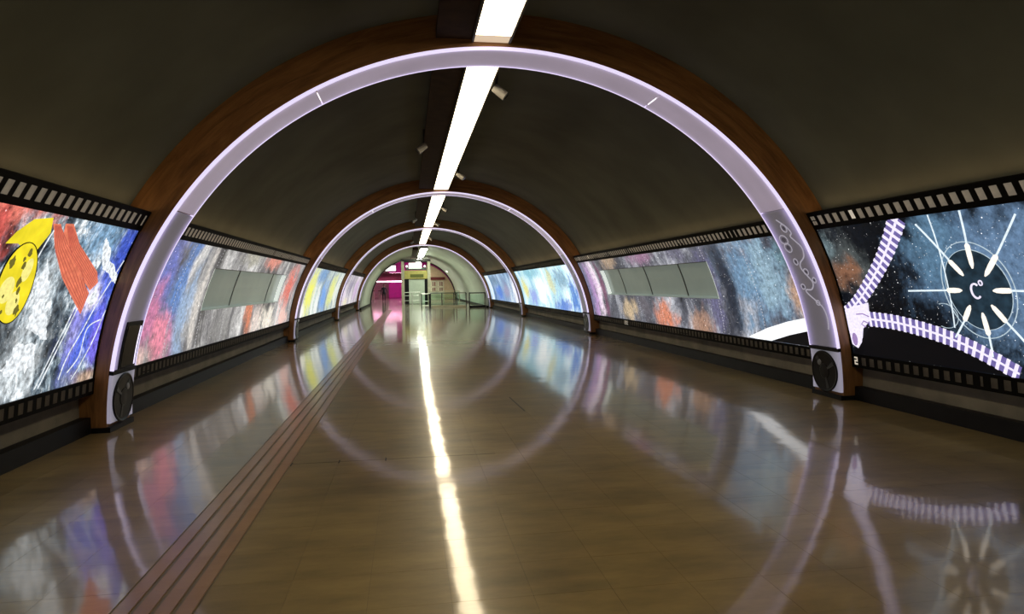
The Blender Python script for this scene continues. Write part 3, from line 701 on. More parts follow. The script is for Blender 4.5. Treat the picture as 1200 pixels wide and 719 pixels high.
def strip_mb(side, pts, wds, o0=0.003, o1=0.010):
    mb = MB(); secs = []
    m = len(pts)
    for i in range(m):
        a = Vector(pts[max(i-1, 0)]); b = Vector(pts[min(i+1, m-1)]); d = (b - a).normalized(); nv = Vector((-d.y, d.x)) * wds[i] / 2
        p = Vector(pts[i]); l = p + nv; r_ = p - nv
        secs.append([S(side, l.x, l.y, o0), S(side, r_.x, r_.y, o0), S(side, r_.x, r_.y, o1), S(side, l.x, l.y, o1)])
    mb.loft(secs); return mb
def print_line(parent, side, pts, wd, mat, name, o1=0.010):
    wds = wd if isinstance(wd, (list, tuple)) else [wd] * len(pts)
    return recalc(obj(name, strip_mb(side, pts, wds, 0.003, o1), mat, parent))
def sub(p, q, n): return [(p[0] + (q[0] - p[0]) * i / n, p[1] + (q[1] - p[1]) * i / n) for i in range(n + 1)]
def ell(cY, ct, rY, rt, n=40, rot=0.0):
    out = []
    for i in range(n):
        a = 2 * PI * i / n; u, v = rY * math.cos(a), rt * math.sin(a)
        out.append((cY + u * math.cos(rot) - v * math.sin(rot), ct + u * math.sin(rot) + v * math.cos(rot)))
    return out
P = dict(white=printed('ink_white', (0.80, 0.74, 0.92), 1.0), purple=printed('ink_purple', (0.15, 0.12, 0.33), 1.0), lens=printed('ink_lens', (0.014, 0.030, 0.046), 1.0, 0.5, 8),
         thin=printed('ink_thin', (0.42, 0.52, 0.58), 1.0), pen=printed('ink_pen', (1.0, 0.90, 0.78), 1.05), ray=printed('ink_ray', (0.72, 0.82, 0.88), 1.0), violet=printed('ink_violet', (0.30, 0.20, 0.42), 1.0),
         black=printed('ink_black', (0.002, 0.002, 0.003), 1.0), yellow=printed('ink_yellow', (0.78, 0.64, 0.02), 1.0, 0.15, 6), yellow_p=printed('ink_pale_yellow', (0.82, 0.74, 0.22), 1.0), orange=printed('ink_orange', (0.66, 0.17, 0.095), 1.0, 0.2, 14),
         orange_d=printed('ink_orange_dark', (0.46, 0.09, 0.06), 1.0), snow=printed('ink_snow', (0.72, 0.76, 0.79), 1.0, 0.45, 22), olive=printed('ink_olive', (0.14, 0.12, 0.02), 1.0), moon=printed('ink_moon', (0.92, 0.94, 0.96), 1.05))
# right: black corner, film ribbons, joint, lens, pointers
print_poly(mR1, 1, [(7.62, 0.175), (7.2, 0.56), (6.79, 0.54), (6.31, 0.47), (5.89, 0.37), (5.56, 0.25), (5.40, 0.175), (6.4, 0.175)], P['black'], 'printed_shadow', 0.006)
def film_ribbon(ctrl, wd, nr):
    pts = smooth_pts(ctrl, 6); n = len(pts)
    wds = [wd[0] + (wd[1] - wd[0]) * i / (n - 1) for i in range(n)]
    rb = print_line(mR1, 1, pts, wds, P['purple'], 'printed_ribbon', 0.009)
    print_line(mR1, 1, pts, [x * 0.14 for x in wds], P['white'], 'printed_spine', 0.013)
    cum = [0]
    for a, b in zip(pts[:-1], pts[1:]): cum.append(cum[-1] + math.dist(a, b))
    for k in range(nr):
        s = cum[-1] * (k + 0.5) / nr; i = max(j for j in range(n - 1) if cum[j] <= s)
        f = (s - cum[i]) / (cum[i+1] - cum[i]); p = Vector(pts[i]).lerp(Vector(pts[i+1]), f); d = (Vector(pts[i+1]) - Vector(pts[i])).normalized(); nv = Vector((-d.y, d.x))
        w_ = wds[i] * 0.54; hw = cum[-1] / nr * 0.40
        a, b = p - nv * w_, p + nv * w_
        recalc(obj('printed_rung', strip_mb(1, [tuple(a), tuple(p), tuple(b)], [hw] * 3, 0.003, 0.012), P['white'], rb))
film_ribbon([(6.24, 1.80), (6.40, 1.64), (6.56, 1.48), (6.83, 1.24), (7.15, 0.98), (7.40, 0.80), (7.62, 0.68)], (0.20, 0.15), 18)
film_ribbon([(7.24, 0.63), (6.79, 0.61), (6.31, 0.54), (5.89, 0.44), (5.56, 0.32), (5.30, 0.21)], (0.17, 0.14), 22)
print_poly(mR1, 1, [(7.622, 0.73), (7.47, 0.77), (7.17, 0.83), (7.21, 0.61), (7.36, 0.50), (7.42, 0.33), (7.50, 0.25), (7.60, 0.29), (7.622, 0.48)], P['white'], 'printed_joint', 0.014)
print_poly(mR1, 1, ell(7.53, 0.36, 0.055, 0.085, 24), P['violet'], 'printed_joint_hole', 0.017)
print_line(mR1, 1, ell(7.53, 0.36, 0.055, 0.085, 24) + [ell(7.53, 0.36, 0.055, 0.085, 24)[0]], 0.008, P['white'], 'printed_outline', 0.019)
for q in ([(7.20, 0.66), (7.30, 0.69), (7.42, 0.68)], [(7.24, 0.58), (7.31, 0.60), (7.36, 0.56), (7.30, 0.53)]):
    print_line(mR1, 1, q, 0.014, P['violet'], 'printed_crease', 0.018)
LC = (5.58, 1.00)
print_poly(mR1, 1, ell(LC[0], LC[1], 0.36, 0.40, 48), P['lens'], 'printed_lens', 0.007, 6)
for rY, rt in ((0.40, 0.48),):
    e = ell(LC[0], LC[1], rY, rt, 56); print_line(mR1, 1, e + [e[0]], 0.008, P['thin'], 'printed_circle', 0.009)
e = ell(LC[0], LC[1], 0.36, 0.40, 56); print_line(mR1, 1, e + [e[0]], 0.006, P['thin'], 'printed_circle', 0.009)
e = ell(6.05, 0.72, 0.16, 0.13, 30); print_line(mR1, 1, e[6:26], 0.005, P['thin'], 'printed_arc', 0.009)
for a, b, c in (((5.56, 1.21), (5.53, 1.46), (5.46, 1.79)), ((5.45, 1.13), (5.26, 1.33), (4.93, 1.69)), ((5.41, 0.99), (5.22, 0.99), (4.75, 0.98)), ((5.47, 0.85), (5.35, 0.69), (5.12, 0.42)),
                ((5.59, 0.77), (5.57, 0.55), (5.56, 0.34)), ((5.71, 0.84), (5.82, 0.68), (5.97, 0.50)), ((5.76, 0.99), (5.94, 0.99), (6.47, 0.98)), ((5.69, 1.14), (5.80, 1.30), (6.04, 1.71))):
    A, B = Vector(a), Vector(b); pts = [tuple(A.lerp(B, f)) for f in (0, .18, .5, .92, 1)]
    pn = print_line(mR1, 1, pts, [0.012, 0.042, 0.052, 0.048, 0.022], P['pen'], 'printed_pointer', 0.014)
    recalc(obj('printed_ray', strip_mb(1, sub(b, c, 6), [0.016] * 7, 0.003, 0.012), P['ray'], pn))
print_line(mR1, 1, sub((5.84, 1.79), (5.96, 0.60), 12), 0.010, P['ray'], 'printed_thread', 0.011)
Cc = [(5.605 - 0.045 * math.cos(a) * -1 - 0.0, 0.985 + 0.075 * math.sin(a)) for a in [math.radians(x) for x in range(55, 310, 15)]]
Cc = [(5.60 - 0.05 * math.cos(a), 0.985 + 0.072 * math.sin(a)) for a in [math.radians(x) for x in range(50, 315, 12)]]
print_line(mR1, 1, Cc, 0.017, P['white'], 'letter_c', 0.014)
e = ell(5.525, 1.065, 0.019, 0.024, 16); print_line(mR1, 1, e + [e[0]], 0.010, P['white'], 'degree_sign', 0.014)
# left: ribbon, oval, splashes
ra = print_poly(mL1, -1, [(5.98, 1.71), (6.08, 1.72), (6.31, 1.55), (7.11, 1.09), (7.07, 0.88), (6.50, 1.24), (6.17, 1.51)], P['orange'], 'printed_ribbon', 0.010)
rb = print_poly(mL1, -1, [(6.16, 1.73), (6.28, 1.74), (6.54, 1.57), (7.12, 1.31), (7.22, 1.20), (7.11, 1.12), (6.47, 1.44), (6.21, 1.63)], P['orange'], 'printed_ribbon', 0.010)
for k in range(7):
    f = (k + .5) / 7
    print_line(mL1, -1, [(6.0 + .1 * f, 1.70), (6.20 + .15 * f, 1.47 + .09 * f), (6.50 + .28 * f, 1.235 + .11 * f), (7.06 + .04 * f, 0.90 + .17 * f)], 0.006, P['orange_d'], 'printed_fold', 0.0125)
    print_line(mL1, -1, [(6.18 + .1 * f, 1.715), (6.48 + .08 * f, 1.45 + .11 * f), (6.80 + .05 * f, 1.29 + .14 * f), (7.11 + .06 * f, 1.14 + .12 * f)], 0.006, P['orange_d'], 'printed_fold', 0.0125)
print_poly(mL1, -1, [(5.69, 1.72), (5.93, 1.76), (6.00, 1.63), (5.92, 1.47), (5.80, 1.45), (5.63, 1.51), (5.48, 1.50), (5.55, 1.60)], P['yellow'], 'printed_band', 0.008)
ov = print_poly(mL1, -1, ell(5.82, 1.19, 0.235, 0.345, 40, 0.25), P['yellow'], 'printed_oval', 0.010)
e = ell(5.82, 1.19, 0.235, 0.345, 40, 0.25); print_line(mL1, -1, e + [e[0]], 0.008, P['black'], 'printed_outline', 0.012)
for q in (ell(5.72, 1.13, .09, .11), ell(5.86, 1.02, .08, .1), ell(5.9, 1.3, .06, .1)):
    recalc(print_poly(mL1, -1, q, P['yellow_p'], 'printed_highlight', 0.0115))
rr = random.Random(3)
for cY, ct, s in ((5.66, 1.36, .045), (5.84, 1.44, .035), (5.83, 1.33, .03), (5.85, 1.20, .038), (5.88, 1.12, .03), (5.94, 0.96, .045), (5.74, 0.95, .02), (5.70, 1.08, .016), (5.80, 1.39, .02), (5.90, 1.04, .018)):
    q = [(cY + s * (0.6 + rr.random() * .8) * math.cos(2*PI*i/11) * .7, ct + s * (0.6 + rr.random() * .8) * math.sin(2*PI*i/11)) for i in range(11)]
    print_poly(mL1, -1, q, P['olive'], 'printed_blotch', 0.013, 2)
def jag(pts, k, s, seed):
    r_ = random.Random(seed); out = []
    for i in range(len(pts)):
        a, b = pts[i], pts[(i+1) % len(pts)]
        for j in range(k): f = j / k; out.append((a[0] + (b[0]-a[0]) * f + r_.uniform(-s, s), a[1] + (b[1]-a[1]) * f + r_.uniform(-s, s)))
    return out
print_poly(mL1, -1, jag([(6.15, 1.39), (6.31, 1.20), (6.31, 1.04), (6.47, 0.88), (6.54, 0.65), (6.18, 0.79), (6.20, 0.97), (6.18, 1.16)], 5, 0.02, 1), P['snow'], 'printed_splash', 0.008)
print_poly(mL1, -1, jag([(6.98, 1.65), (7.10, 1.62), (7.30, 1.45), (7.60, 1.30), (7.615, 1.18), (7.40, 1.28), (7.25, 1.33), (7.12, 1.42)], 5, 0.018, 2), P['snow'], 'printed_splash', 0.008)
print_poly(mL1, -1, jag([(6.05, 0.62), (6.42, 0.66), (6.40, 0.42), (6.15, 0.38), (5.95, 0.45)], 6, 0.03, 5), P['snow'], 'printed_splash', 0.008)
print_poly(mL1, -1, ell(7.24, 1.04, 0.05, 0.08, 20), P['snow'], 'printed_glow', 0.010)
for q in ([(6.05, 1.72), (6.0, 1.5), (5.98, 1.35), (6.0, 1.2)], [(7.62, 1.45), (7.5, 1.2), (7.35, 0.95), (7.2, 0.7), (7.0, 0.45), (6.9, 0.25)], [(7.0, 1.0), (6.9, .75), (6.72, .45), (6.55, .22)], [(6.94, 1.0), (6.84, .75), (6.66, .45), (6.49, .22)], [(7.61, .9), (7.5, .6), (7.3, .35), (7.15, .22)], [(7.55, .8), (7.3, .72), (7.25, .45), (7.05, .3)]):
    print_line(mL1, -1, smooth_pts(q, 5), 0.010, P['snow'], 'printed_thread', 0.009)
# moon and hill at the near end of the right nebula mural
print_poly(mR2, 1, [(8.27, 0.64), (8.51, 0.58), (9.0, 0.50), (9.59, 0.37), (10.21, 0.19), (10.0, 0.175), (9.52, 0.175), (9.0, 0.30), (8.58, 0.38), (8.27, 0.42)], P['moon'], 'printed_moon', 0.008)
print_poly(mR2, 1, [(8.27, 0.42), (8.58, 0.38), (9.0, 0.30), (9.52, 0.175), (8.9, 0.175), (8.27, 0.175)], P['black'], 'printed_hill', 0.008)

# ------------------------------------------------------------------ ceiling strip, tray, spots
ZL = 4.275; XA, XB = -0.305, 0.085
bayname = ['ceiling strip light nearest the camera, before the first arch', 'long white ceiling strip light between the first and second arch', 'white ceiling strip light between the second and third arch', 'short-looking ceiling strip light just before the pale green end']
trayname = ['dark brown cable tray beside the strip light nearest the camera', 'dark brown cable tray along the strip light after the first arch', 'dark brown cable tray along the strip light after the second arch', 'dark brown cable tray before the pale green end']
for i, (a, b) in enumerate(BAYS):
    r = thing('ceiling_light', bayname[i], 'ceiling light', ((XA + XB) / 2, (a + b) / 2, ZL), 'strip lights along the crown')
    mb = MB(); mb.box(XA - 0.025, XB + 0.025, a + 0.006, b - 0.006, ZL, ZL + 0.09); obj('housing', mb, M['housing'], r)
    for x0, x1 in ((XA - 0.025, XA - 0.003), (XB + 0.003, XB + 0.025)):
        mb = MB(); mb.box(x0, x1, a + 0.006, b - 0.006, ZL - 0.045, ZL); obj('side_rail', mb, M['housing'], r)
    n = 4; L0, L1 = a + 0.22, b - 0.22; d = (L1 - L0) / n
    for k in range(n):
        mb = MB(); mb.box(XA, XB, L0 + k * d + 0.004, L0 + (k + 1) * d - 0.004, ZL - 0.035, ZL - 0.001); obj('diffuser', mb, M['strip'], r)
    for x in ((a + 0.008, L0 - .004), (L1 + .004, b - 0.008)):
        mb = MB(); mb.box(XA, XB, *x, ZL - 0.035, ZL - 0.001); obj('dim_end', mb, M['strip_dim'], r)
    for k in range(4):
        yk = a + (k + 0.5) * (b - a) / 4; mb = MB(); mb.tube((-0.11, yk, ZL + 0.09), (-0.11, yk, BZ + TH + 0.02), 0.02, n=8); obj('hanger', mb, M['dark_metal'], r)
    t_ = thing('cable_tray', trayname[i], 'cable tray', (-0.47, (a + b) / 2, ZL), 'cable trays along the crown')
    mb = MB(); mb.box(-0.73, -0.34, a + 0.006, b - 0.006, ZL - 0.01, ZL + 0.08); obj('channel', mb, M['tray'], t_)
    for k in range(4):
        yk = a + (k + 0.5) * (b - a) / 4; mb = MB(); mb.tube((-0.47, yk, ZL + 0.08), (-0.47, yk, BZ + TH), 0.015, n=8); obj('hanger', mb, M['dark_metal'], t_)
def spot(x, y, side, label):
    r = thing('spotlight', label, 'spotlight', (x, y, 4.36), 'small spotlights beside the ceiling strip')
    mb = MB(); mb.box(x - 0.02, x + 0.02, y - 0.03, y + 0.03, 4.22, 4.53); obj('bracket', mb, M['dark_metal'], r)
    d = Vector((side * 0.75, -0.12, -0.62)).normalized(); c = Vector((x, y, 4.20))
    a, b = c - d * 0.04, c + d * 0.16
    mb = MB(); mb.tube(a, b, 0.062, 0.066, 16); o = obj('body', mb, M['spot'], r)
    mb = MB(); mb.tube(b - d * 0.001, b + d * 0.012, 0.068, 0.068, 16); obj('bezel', mb, M['dark_metal'], r)
    mb = MB(); mb.tube(b + d * 0.011, b + d * 0.015, 0.044, 0.042, 16); obj('lens', mb, M['screen'], r)
for x, y, s, lb in ((0.17, 9.3, 1, 'grey spotlight right of the strip, just behind the nearest arch'), (-0.73, 13.2, -1, 'grey spotlight left of the strip, midway between first and second arch'), (0.17, 16.4, 1, 'grey spotlight right of the strip, shortly before the second arch'),
                    (0.17, 23.6, 1, 'grey spotlight right of the strip, between second and third arch'), (-0.73, 27.6, -1, 'grey spotlight left of the strip, between second and third arch'),
                    (0.17, 29.4, 1, 'grey spotlight right of the strip, shortly before the third arch'), (0.17, 38.0, 1, 'tiny spotlight right of the strip, beyond the third arch'), (-0.73, 41.5, -1, 'tiny spotlight left of the strip, near the farthest arch')):
    spot(x, y, s, lb)

# ------------------------------------------------------------------ pale end of the passage
r = thing('ceiling_light', 'strip light under the pale green vault leading to the lift', 'ceiling light', (0, 52, 4.0))
mb = MB(); mb.box(-0.22, 0.26, Y_DARK + 0.4, 57.5, 4.0, 4.16); obj('housing', mb, M['housing'], r)
for k in range(4):
    mb = MB(); a = Y_DARK + 0.45 + k * 3.0; mb.box(-0.2, 0.24, a, a + 2.95, 3.96, 3.999); obj('diffuser', mb, M['strip_far'], r)
mb = MB(); mb.box(-0.72, -0.36, Y_DARK + 0.4, 57.5, 3.92, 4.1)
tag(obj('cable_tray', mb, M['tray'], None, (-0.5, 52, 4.0)), 'dark cable tray under the pale green vault', 'cable tray')
r = thing('ceiling_light', 'strip light behind the lift under the pale vault', 'ceiling light', (0, 68, 4.0))
mb = MB(); mb.box(-0.22, 0.26, 62.0, 75.5, 4.0, 4.14); obj('housing', mb, M['housing'], r)
for k in range(4):
    mb = MB(); a = 62.1 + k * 3.3; mb.box(-0.2, 0.24, a, a + 3.2, 3.96, 3.999); obj('diffuser', mb, M['strip_far'], r)

# lift
LY = 58.0
lf = thing('lift', 'beige framed glass lift standing at the end of the passage', 'lift', (-0.4, LY, 0))
for x in (-1.5, 0.72):
    for y in (LY, LY + 2.2):
        mb = MB(); mb.box(x - 0.12, x + 0.12, y - 0.1, y + 0.1, 0, 3.74); obj('post', mb, M['beige'], lf)
for z0, z1, y in ((3.62, 3.80, LY), (3.62, 3.80, LY + 2.2)):
    mb = MB(); mb.box(-1.66, 0.86, y - 0.12, y + 0.12, z0, z1); obj('crossbeam', mb, M['dark_metal'], lf)
for x in (-1.5, 0.72):
    mb = MB(); mb.box(x - 0.08, x + 0.08, LY + 0.12, LY + 2.08, 3.64, 3.78); obj('side_beam', mb, M['dark_metal'], lf)
    mb = MB(); mb.box(x - 0.02, x + 0.02, LY + 0.12, LY + 2.08, 0.1, 3.6); obj('side_glass', mb, M['glass'], lf)
for a, b in ((-1.36, -1.0), (0.33, 0.58)):
    mb = MB(); mb.box(a, b, LY - 0.02, LY + 0.06, 0, 2.1); obj('jamb', mb, M['black'], lf)
for a, b in ((-0.99, -0.345), (-0.335, 0.32)):
    mb = MB(); mb.box(a, b, LY + 0.02, LY + 0.06, 0.02, 2.08); obj('door_leaf', mb, M['lift_door'], lf)
mb = MB(); mb.box(-1.36, 0.58, LY - 0.03, LY + 0.08, 2.1, 2.85); li = obj('lintel', mb, M['yellow'], lf)
mb = MB(); mb.box(-0.88, 0.25, LY - 0.05, LY - 0.029, 2.26, 2.53); obj('display', mb, M['display'], li)
mb = MB(); mb.box(-1.36, 0.58, LY - 0.035, LY + 0.08, 2.08, 2.14); obj('lintel_edge', mb, M['black'], li)
mb = MB(); mb.box(-1.2, 0.5, LY - 0.02, LY + 0.06, 2.9, 3.1); obj('upper_panel', mb, M['green_rail'], lf)
mb = MB(); mb.box(-1.38, 0.6, LY + 0.2, LY + 2.0, -0.0, 0.03); obj('car_floor', mb, M['dark_metal'], lf)
mb = MB(); mb.box(-1.3, 0.52, LY + 1.9, LY + 1.95, 0.03, 2.5); obj('rear_wall', mb, M['lift_door'], lf)
mb = MB(); mb.box(-0.99, 0.06, 55.9, 56.1, 2.98, 3.42)
sg = thing('hanging_sign', 'white lit box sign hanging in front of the lift', 'sign', (-0.46, 56, 2.98))
obj('sign_face', mb, M['lightbox'], sg)
for x in (-0.8, -0.1):
    mb = MB(); mb.tube((x, 56, 3.42), (x, 56, 3.97), 0.015, n=8); obj('hanger', mb, M['dark_metal'], sg)
for i, x in enumerate((-1.15, 0.35)):
    mb = MB(); mb.tube((x, 57.75, 3.2), (x, 57.95, 3.2), 0.09, 0.07, 12); 
    o = tag(obj('lamp', mb, M['lightbox'], None, (x, 57.9, 3.2)), ['small round lamp on the left of the lift head', 'small round lamp on the right of the lift head'][i], 'lamp')

def railing(name, label, p0, p1, posts, rails, mrail, mpost, glass=True, kerb=None, top=1.0):
    P0, P1 = Vector((*p0, 0)), Vector((*p1, 0)); c = (P0 + P1) / 2
    r = thing(name, label, 'railing', c)
    for f in posts:
        q = P0.lerp(P1, f); mb = MB(); mb.tube(q, q + Vector((0, 0, top)), 0.035, n=10); obj('post', mb, mpost, r)
    for z, rad in rails:
        mb = MB(); mb.tube(P0 + Vector((0, 0, z)), P1 + Vector((0, 0, z)), rad, n=10); obj('handrail' if z > 0.9 else 'rail', mb, mrail, r)
    if glass:
        d = (P1 - P0).normalized(); nv = Vector((-d.y, d.x, 0)) * 0.008
        for f0, f1 in zip(posts[:-1], posts[1:]):
            a, b = P0.lerp(P1, f0) + d * 0.06, P0.lerp(P1, f1) - d * 0.06
            mb = MB(); mb.loft([[a + nv, a - nv, a - nv + Vector((0,0,.75)), a + nv + Vector((0,0,.75))], [b + nv, b - nv, b - nv + Vector((0,0,.75)), b + nv + Vector((0,0,.75))]])
            mb.v = [(x, y, z + 0.16) for x, y, z in mb.v]; recalc(obj('glass_pane', mb, M['glass'], r))
    if kerb:
        d = (P1 - P0).normalized(); nv = Vector((-d.y, d.x, 0)) * 0.1
        mb = MB(); mb.loft([[P0 + nv, P0 - nv, P0 - nv + Vector((0,0,.13)), P0 + nv + Vector((0,0,.13))], [P1 + nv, P1 - nv, P1 - nv + Vector((0,0,.13)), P1 + nv + Vector((0,0,.13))]])
        recalc(obj('kerb', mb, kerb, r))
    return r
railing('railing', 'dark green glass railing nearest the right wall of the pale passage', (3.0, 45.6), (4.1, 45.6), [0.02, 0.98], [(1.0, 0.04)], M['green_rail'], M['dark_metal'], kerb=M['black'])
railing('railing', 'long glass railing with beige kerb in front of the stair opening', (0.45, 48.0), (2.95, 47.4), [0.0, 0.33, 0.66, 0.74, 1.0], [(1.0, 0.03), (0.22, 0.02)], M['green_rail'], M['dark_metal'], kerb=M['kerb'])
railing('railing', 'short steel railing standing out towards the camera before the lift', (-0.2, 45.4), (0.3, 45.4), [0.0, 1.0], [(0.98, 0.03), (0.5, 0.02), (0.2, 0.03)], M['steel'], M['dark_metal'])
railing('railing', 'steel side railing running back from the short railing', (0.40, 45.6), (0.40, 47.85), [0.0, 0.5, 1.0], [(0.98, 0.03), (0.5, 0.02)], M['steel'], M['dark_metal'])
railing('railing', 'bright steel three-bar railing in front of the lift door', (-1.4, 56.9), (-0.1, 56.9), [0.0, 0.5, 1.0], [(1.0, 0.03), (0.73, 0.025), (0.31, 0.025)], M['steel'], M['steel'], glass=False)
railing('railing', 'pale handrail in front of the peach end wall', (0.9, 66.0), (3.9, 66.0), [0.0, 0.5, 1.0], [(1.0, 0.03), (0.5, 0.02)], M['beige'], M['beige'])
# small white lamp on the pale vault
mb = MB(); mb.tube((2.95, 69.9, 3.02), (2.88, 69.9, 2.94), 0.12, 0.10, 12); tag(obj('wall_lamp', mb, M['lightbox'], None, (2.95, 69.9, 3.0)), 'tiny white lamp high on the pale vault, right side', 'lamp')

# ------------------------------------------------------------------ hall at the end
HX0, HX1, HZ = -11.0, 7.0, 4.9
mb = MB(); mb.box(HX0, HX1, 57.6, 98.0, HZ, HZ + 0.15); struct(obj('ceiling', mb, M['maroon']))
mb = MB(); mb.box(HX0 - 0.15, HX0, 57.6, 98.0, 0, HZ); struct(obj('wall_left_hall', mb, M['pinkwall']))
mb = MB(); mb.box(HX1, HX1 + 0.15, Y_PALE + 0.3, 98.0, 0, HZ); struct(obj('wall_right_hall', mb, M['peach']))
mb = MB(); mb.box(-3.6, HX1, 91.0, 91.15, 0, HZ); hw = struct(obj('wall_far', mb, M['magenta']))
for k in range(14):
    mb = MB(); x = -3.58 + k * 0.42; mb.box(x, x + 0.4, 90.96, 91.0, 0.02, 3.2); obj('wall_panel', mb, M['magenta'], hw)
mb = MB(); mb.box(HX0, -3.6, 96.0, 96.15, 0, HZ); struct(obj('wall_far', mb, M['pinkwall']))
# front of the hall on either side of the passage mouth
mb = MB(); mb.box(-11.0, -4.45, 57.6, 57.75, 0, HZ); mb.box(4.6, 7.0, Y_PALE + 0.3, Y_PALE + 0.45, 0, HZ); struct(obj('wall_front_hall', mb, M['pinkwall']))
# lowered maroon beam with pink tubes
mb = MB(); mb.box(-9.0, 0.8, 83.4, 84.0, 2.25, 3.15); struct(obj('trim_2', mb, M['maroon']))
for (x0, x1, y, z, lb) in ((-4.8, -3.6, 86.0, 2.62, 'short pink tube light behind the maroon beam'), (-6.0, -1.6, 82.6, 2.12, 'long pink tube light under the maroon beam'), (-9.5, -5.0, 89.0, 3.0, 'pink tube light deep in the hall on the left'), (-3.4, 0.6, 88.2, 3.2, 'pink tube light in front of the magenta-lit wall')):
    r = thing('tube_light', lb, 'tube light', ((x0 + x1) / 2, y, z), 'pink tube lights in the hall')
    mb = MB(); mb.box(x0 - .05, x1 + .05, y - 0.08, y + 0.08, z + 0.05, z + 0.12); obj('housing', mb, M['maroon'], r)
    mb = MB(); mb.tube((x0, y, z), (x1, y, z), 0.06, n=10); obj('tube', mb, M['pinktube'], r)
    for x in (x0 + .1, x1 - .1):
        mb = MB(); mb.tube((x, y, z + 0.12), (x, y, HZ), 0.015, n=8); obj('hanger', mb, M['dark_metal'], r)
mb = MB(); mb.box(-4.0, -2.4, 79.6, 80.0, 3.3, 3.98); r = thing('ceiling_lamp', 'bright white light panel above the magenta hall', 'light panel', (-3.2, 79.8, 3.3)); obj('frame', mb, M['dark_metal'], r)
mb = MB(); mb.box(-3.95, -2.45, 79.57, 79.6, 3.34, 3.94); obj('diffuser', mb, M['whitepanel'], r)
for x in (-3.8, -2.6):
    mb = MB(); mb.tube((x, 79.8, 3.98), (x, 79.8, 4.9), 0.03, n=8); obj('hanger', mb, M['dark_metal'], r)
# ticket gates
for i, x in enumerate((-6.2, -5.2, -4.4)):
    r = thing('ticket_gate', ('red ticket gate farthest left in the pink hall', 'red ticket gate in the middle of the pink hall', 'red ticket gate nearest the person in the hall')[i], 'ticket gate', (x, 82, 0), 'ticket gates in the hall')
    mb = MB(); mb.box(x - 0.14, x + 0.14, 81.3, 82.7, 0, 0.98); obj('cabinet', mb, M['pinkwall'], r)
    mb = MB(); mb.box(x - 0.17, x + 0.17, 81.25, 82.75, 0.98, 1.06); obj('top', mb, M['darkred'], r)
    mb = MB(); mb.tube((x + 0.14, 82, 0.8), (x + 0.5, 82, 0.8), 0.025, n=8); obj('arm', mb, M['steel'], r)
# peach end wall with doors
pw_ = MB(); n = 40
ring = [(1.0, 0)] + [(x, z) for x, z in (E_(math.radians(a), -0.1) for a in [i * 76.0 / n for i in range(n + 1)])]
ring.append((1.0, ring[-1][1]))
pw_.loft([[(x, Y_PALE + 0.05, max(z, 0)) for x, z in ring], [(x, Y_PALE + 0.2, max(z, 0)) for x, z in ring]])
struct(recalc(obj('wall_end', pw_, M['peach'])))
def door(nm, x0, x1):
    r = struct(thing(nm, 'cream door with dark slots in the peach end wall', 'door', ((x0 + x1) / 2, Y_PALE, 0)))
    del r['category']; del r['label']
    mb = MB(); mb.box(x0, x1, Y_PALE - 0.02, Y_PALE + 0.04, 0, 2.12); obj('door_leaf', mb, M['door_white'], r)
    for z0, z1 in ((0.92, 1.32), (1.5, 1.97)):
        for a, b in ((x1 - 0.42, x1 - 0.32), (x1 - 0.22, x1 - 0.10)):
            mb = MB(); mb.box(a, b, Y_PALE - 0.03, Y_PALE - 0.019, z0, z1); obj('slot', mb, M['darkred'], r)
    for a, b in ((x0 - 0.07, x0), (x1, x1 + 0.07)):
        mb = MB(); mb.box(a, b, Y_PALE - 0.05, Y_PALE + 0.04, 0, 2.18); obj('door_frame', mb, M['door_white'], r)
door('door_1', 1.30, 2.05); door('door_2', 2.14, 2.86)
mb = MB(); mb.box(1.3, 3.05, Y_PALE - 0.12, Y_PALE + 0.04, 2.2, 2.5); tag(obj('door_sign', mb, M['darkred'], None, (2.2, Y_PALE, 2.2)), 'dark red sign band above the cream doors', 'sign')

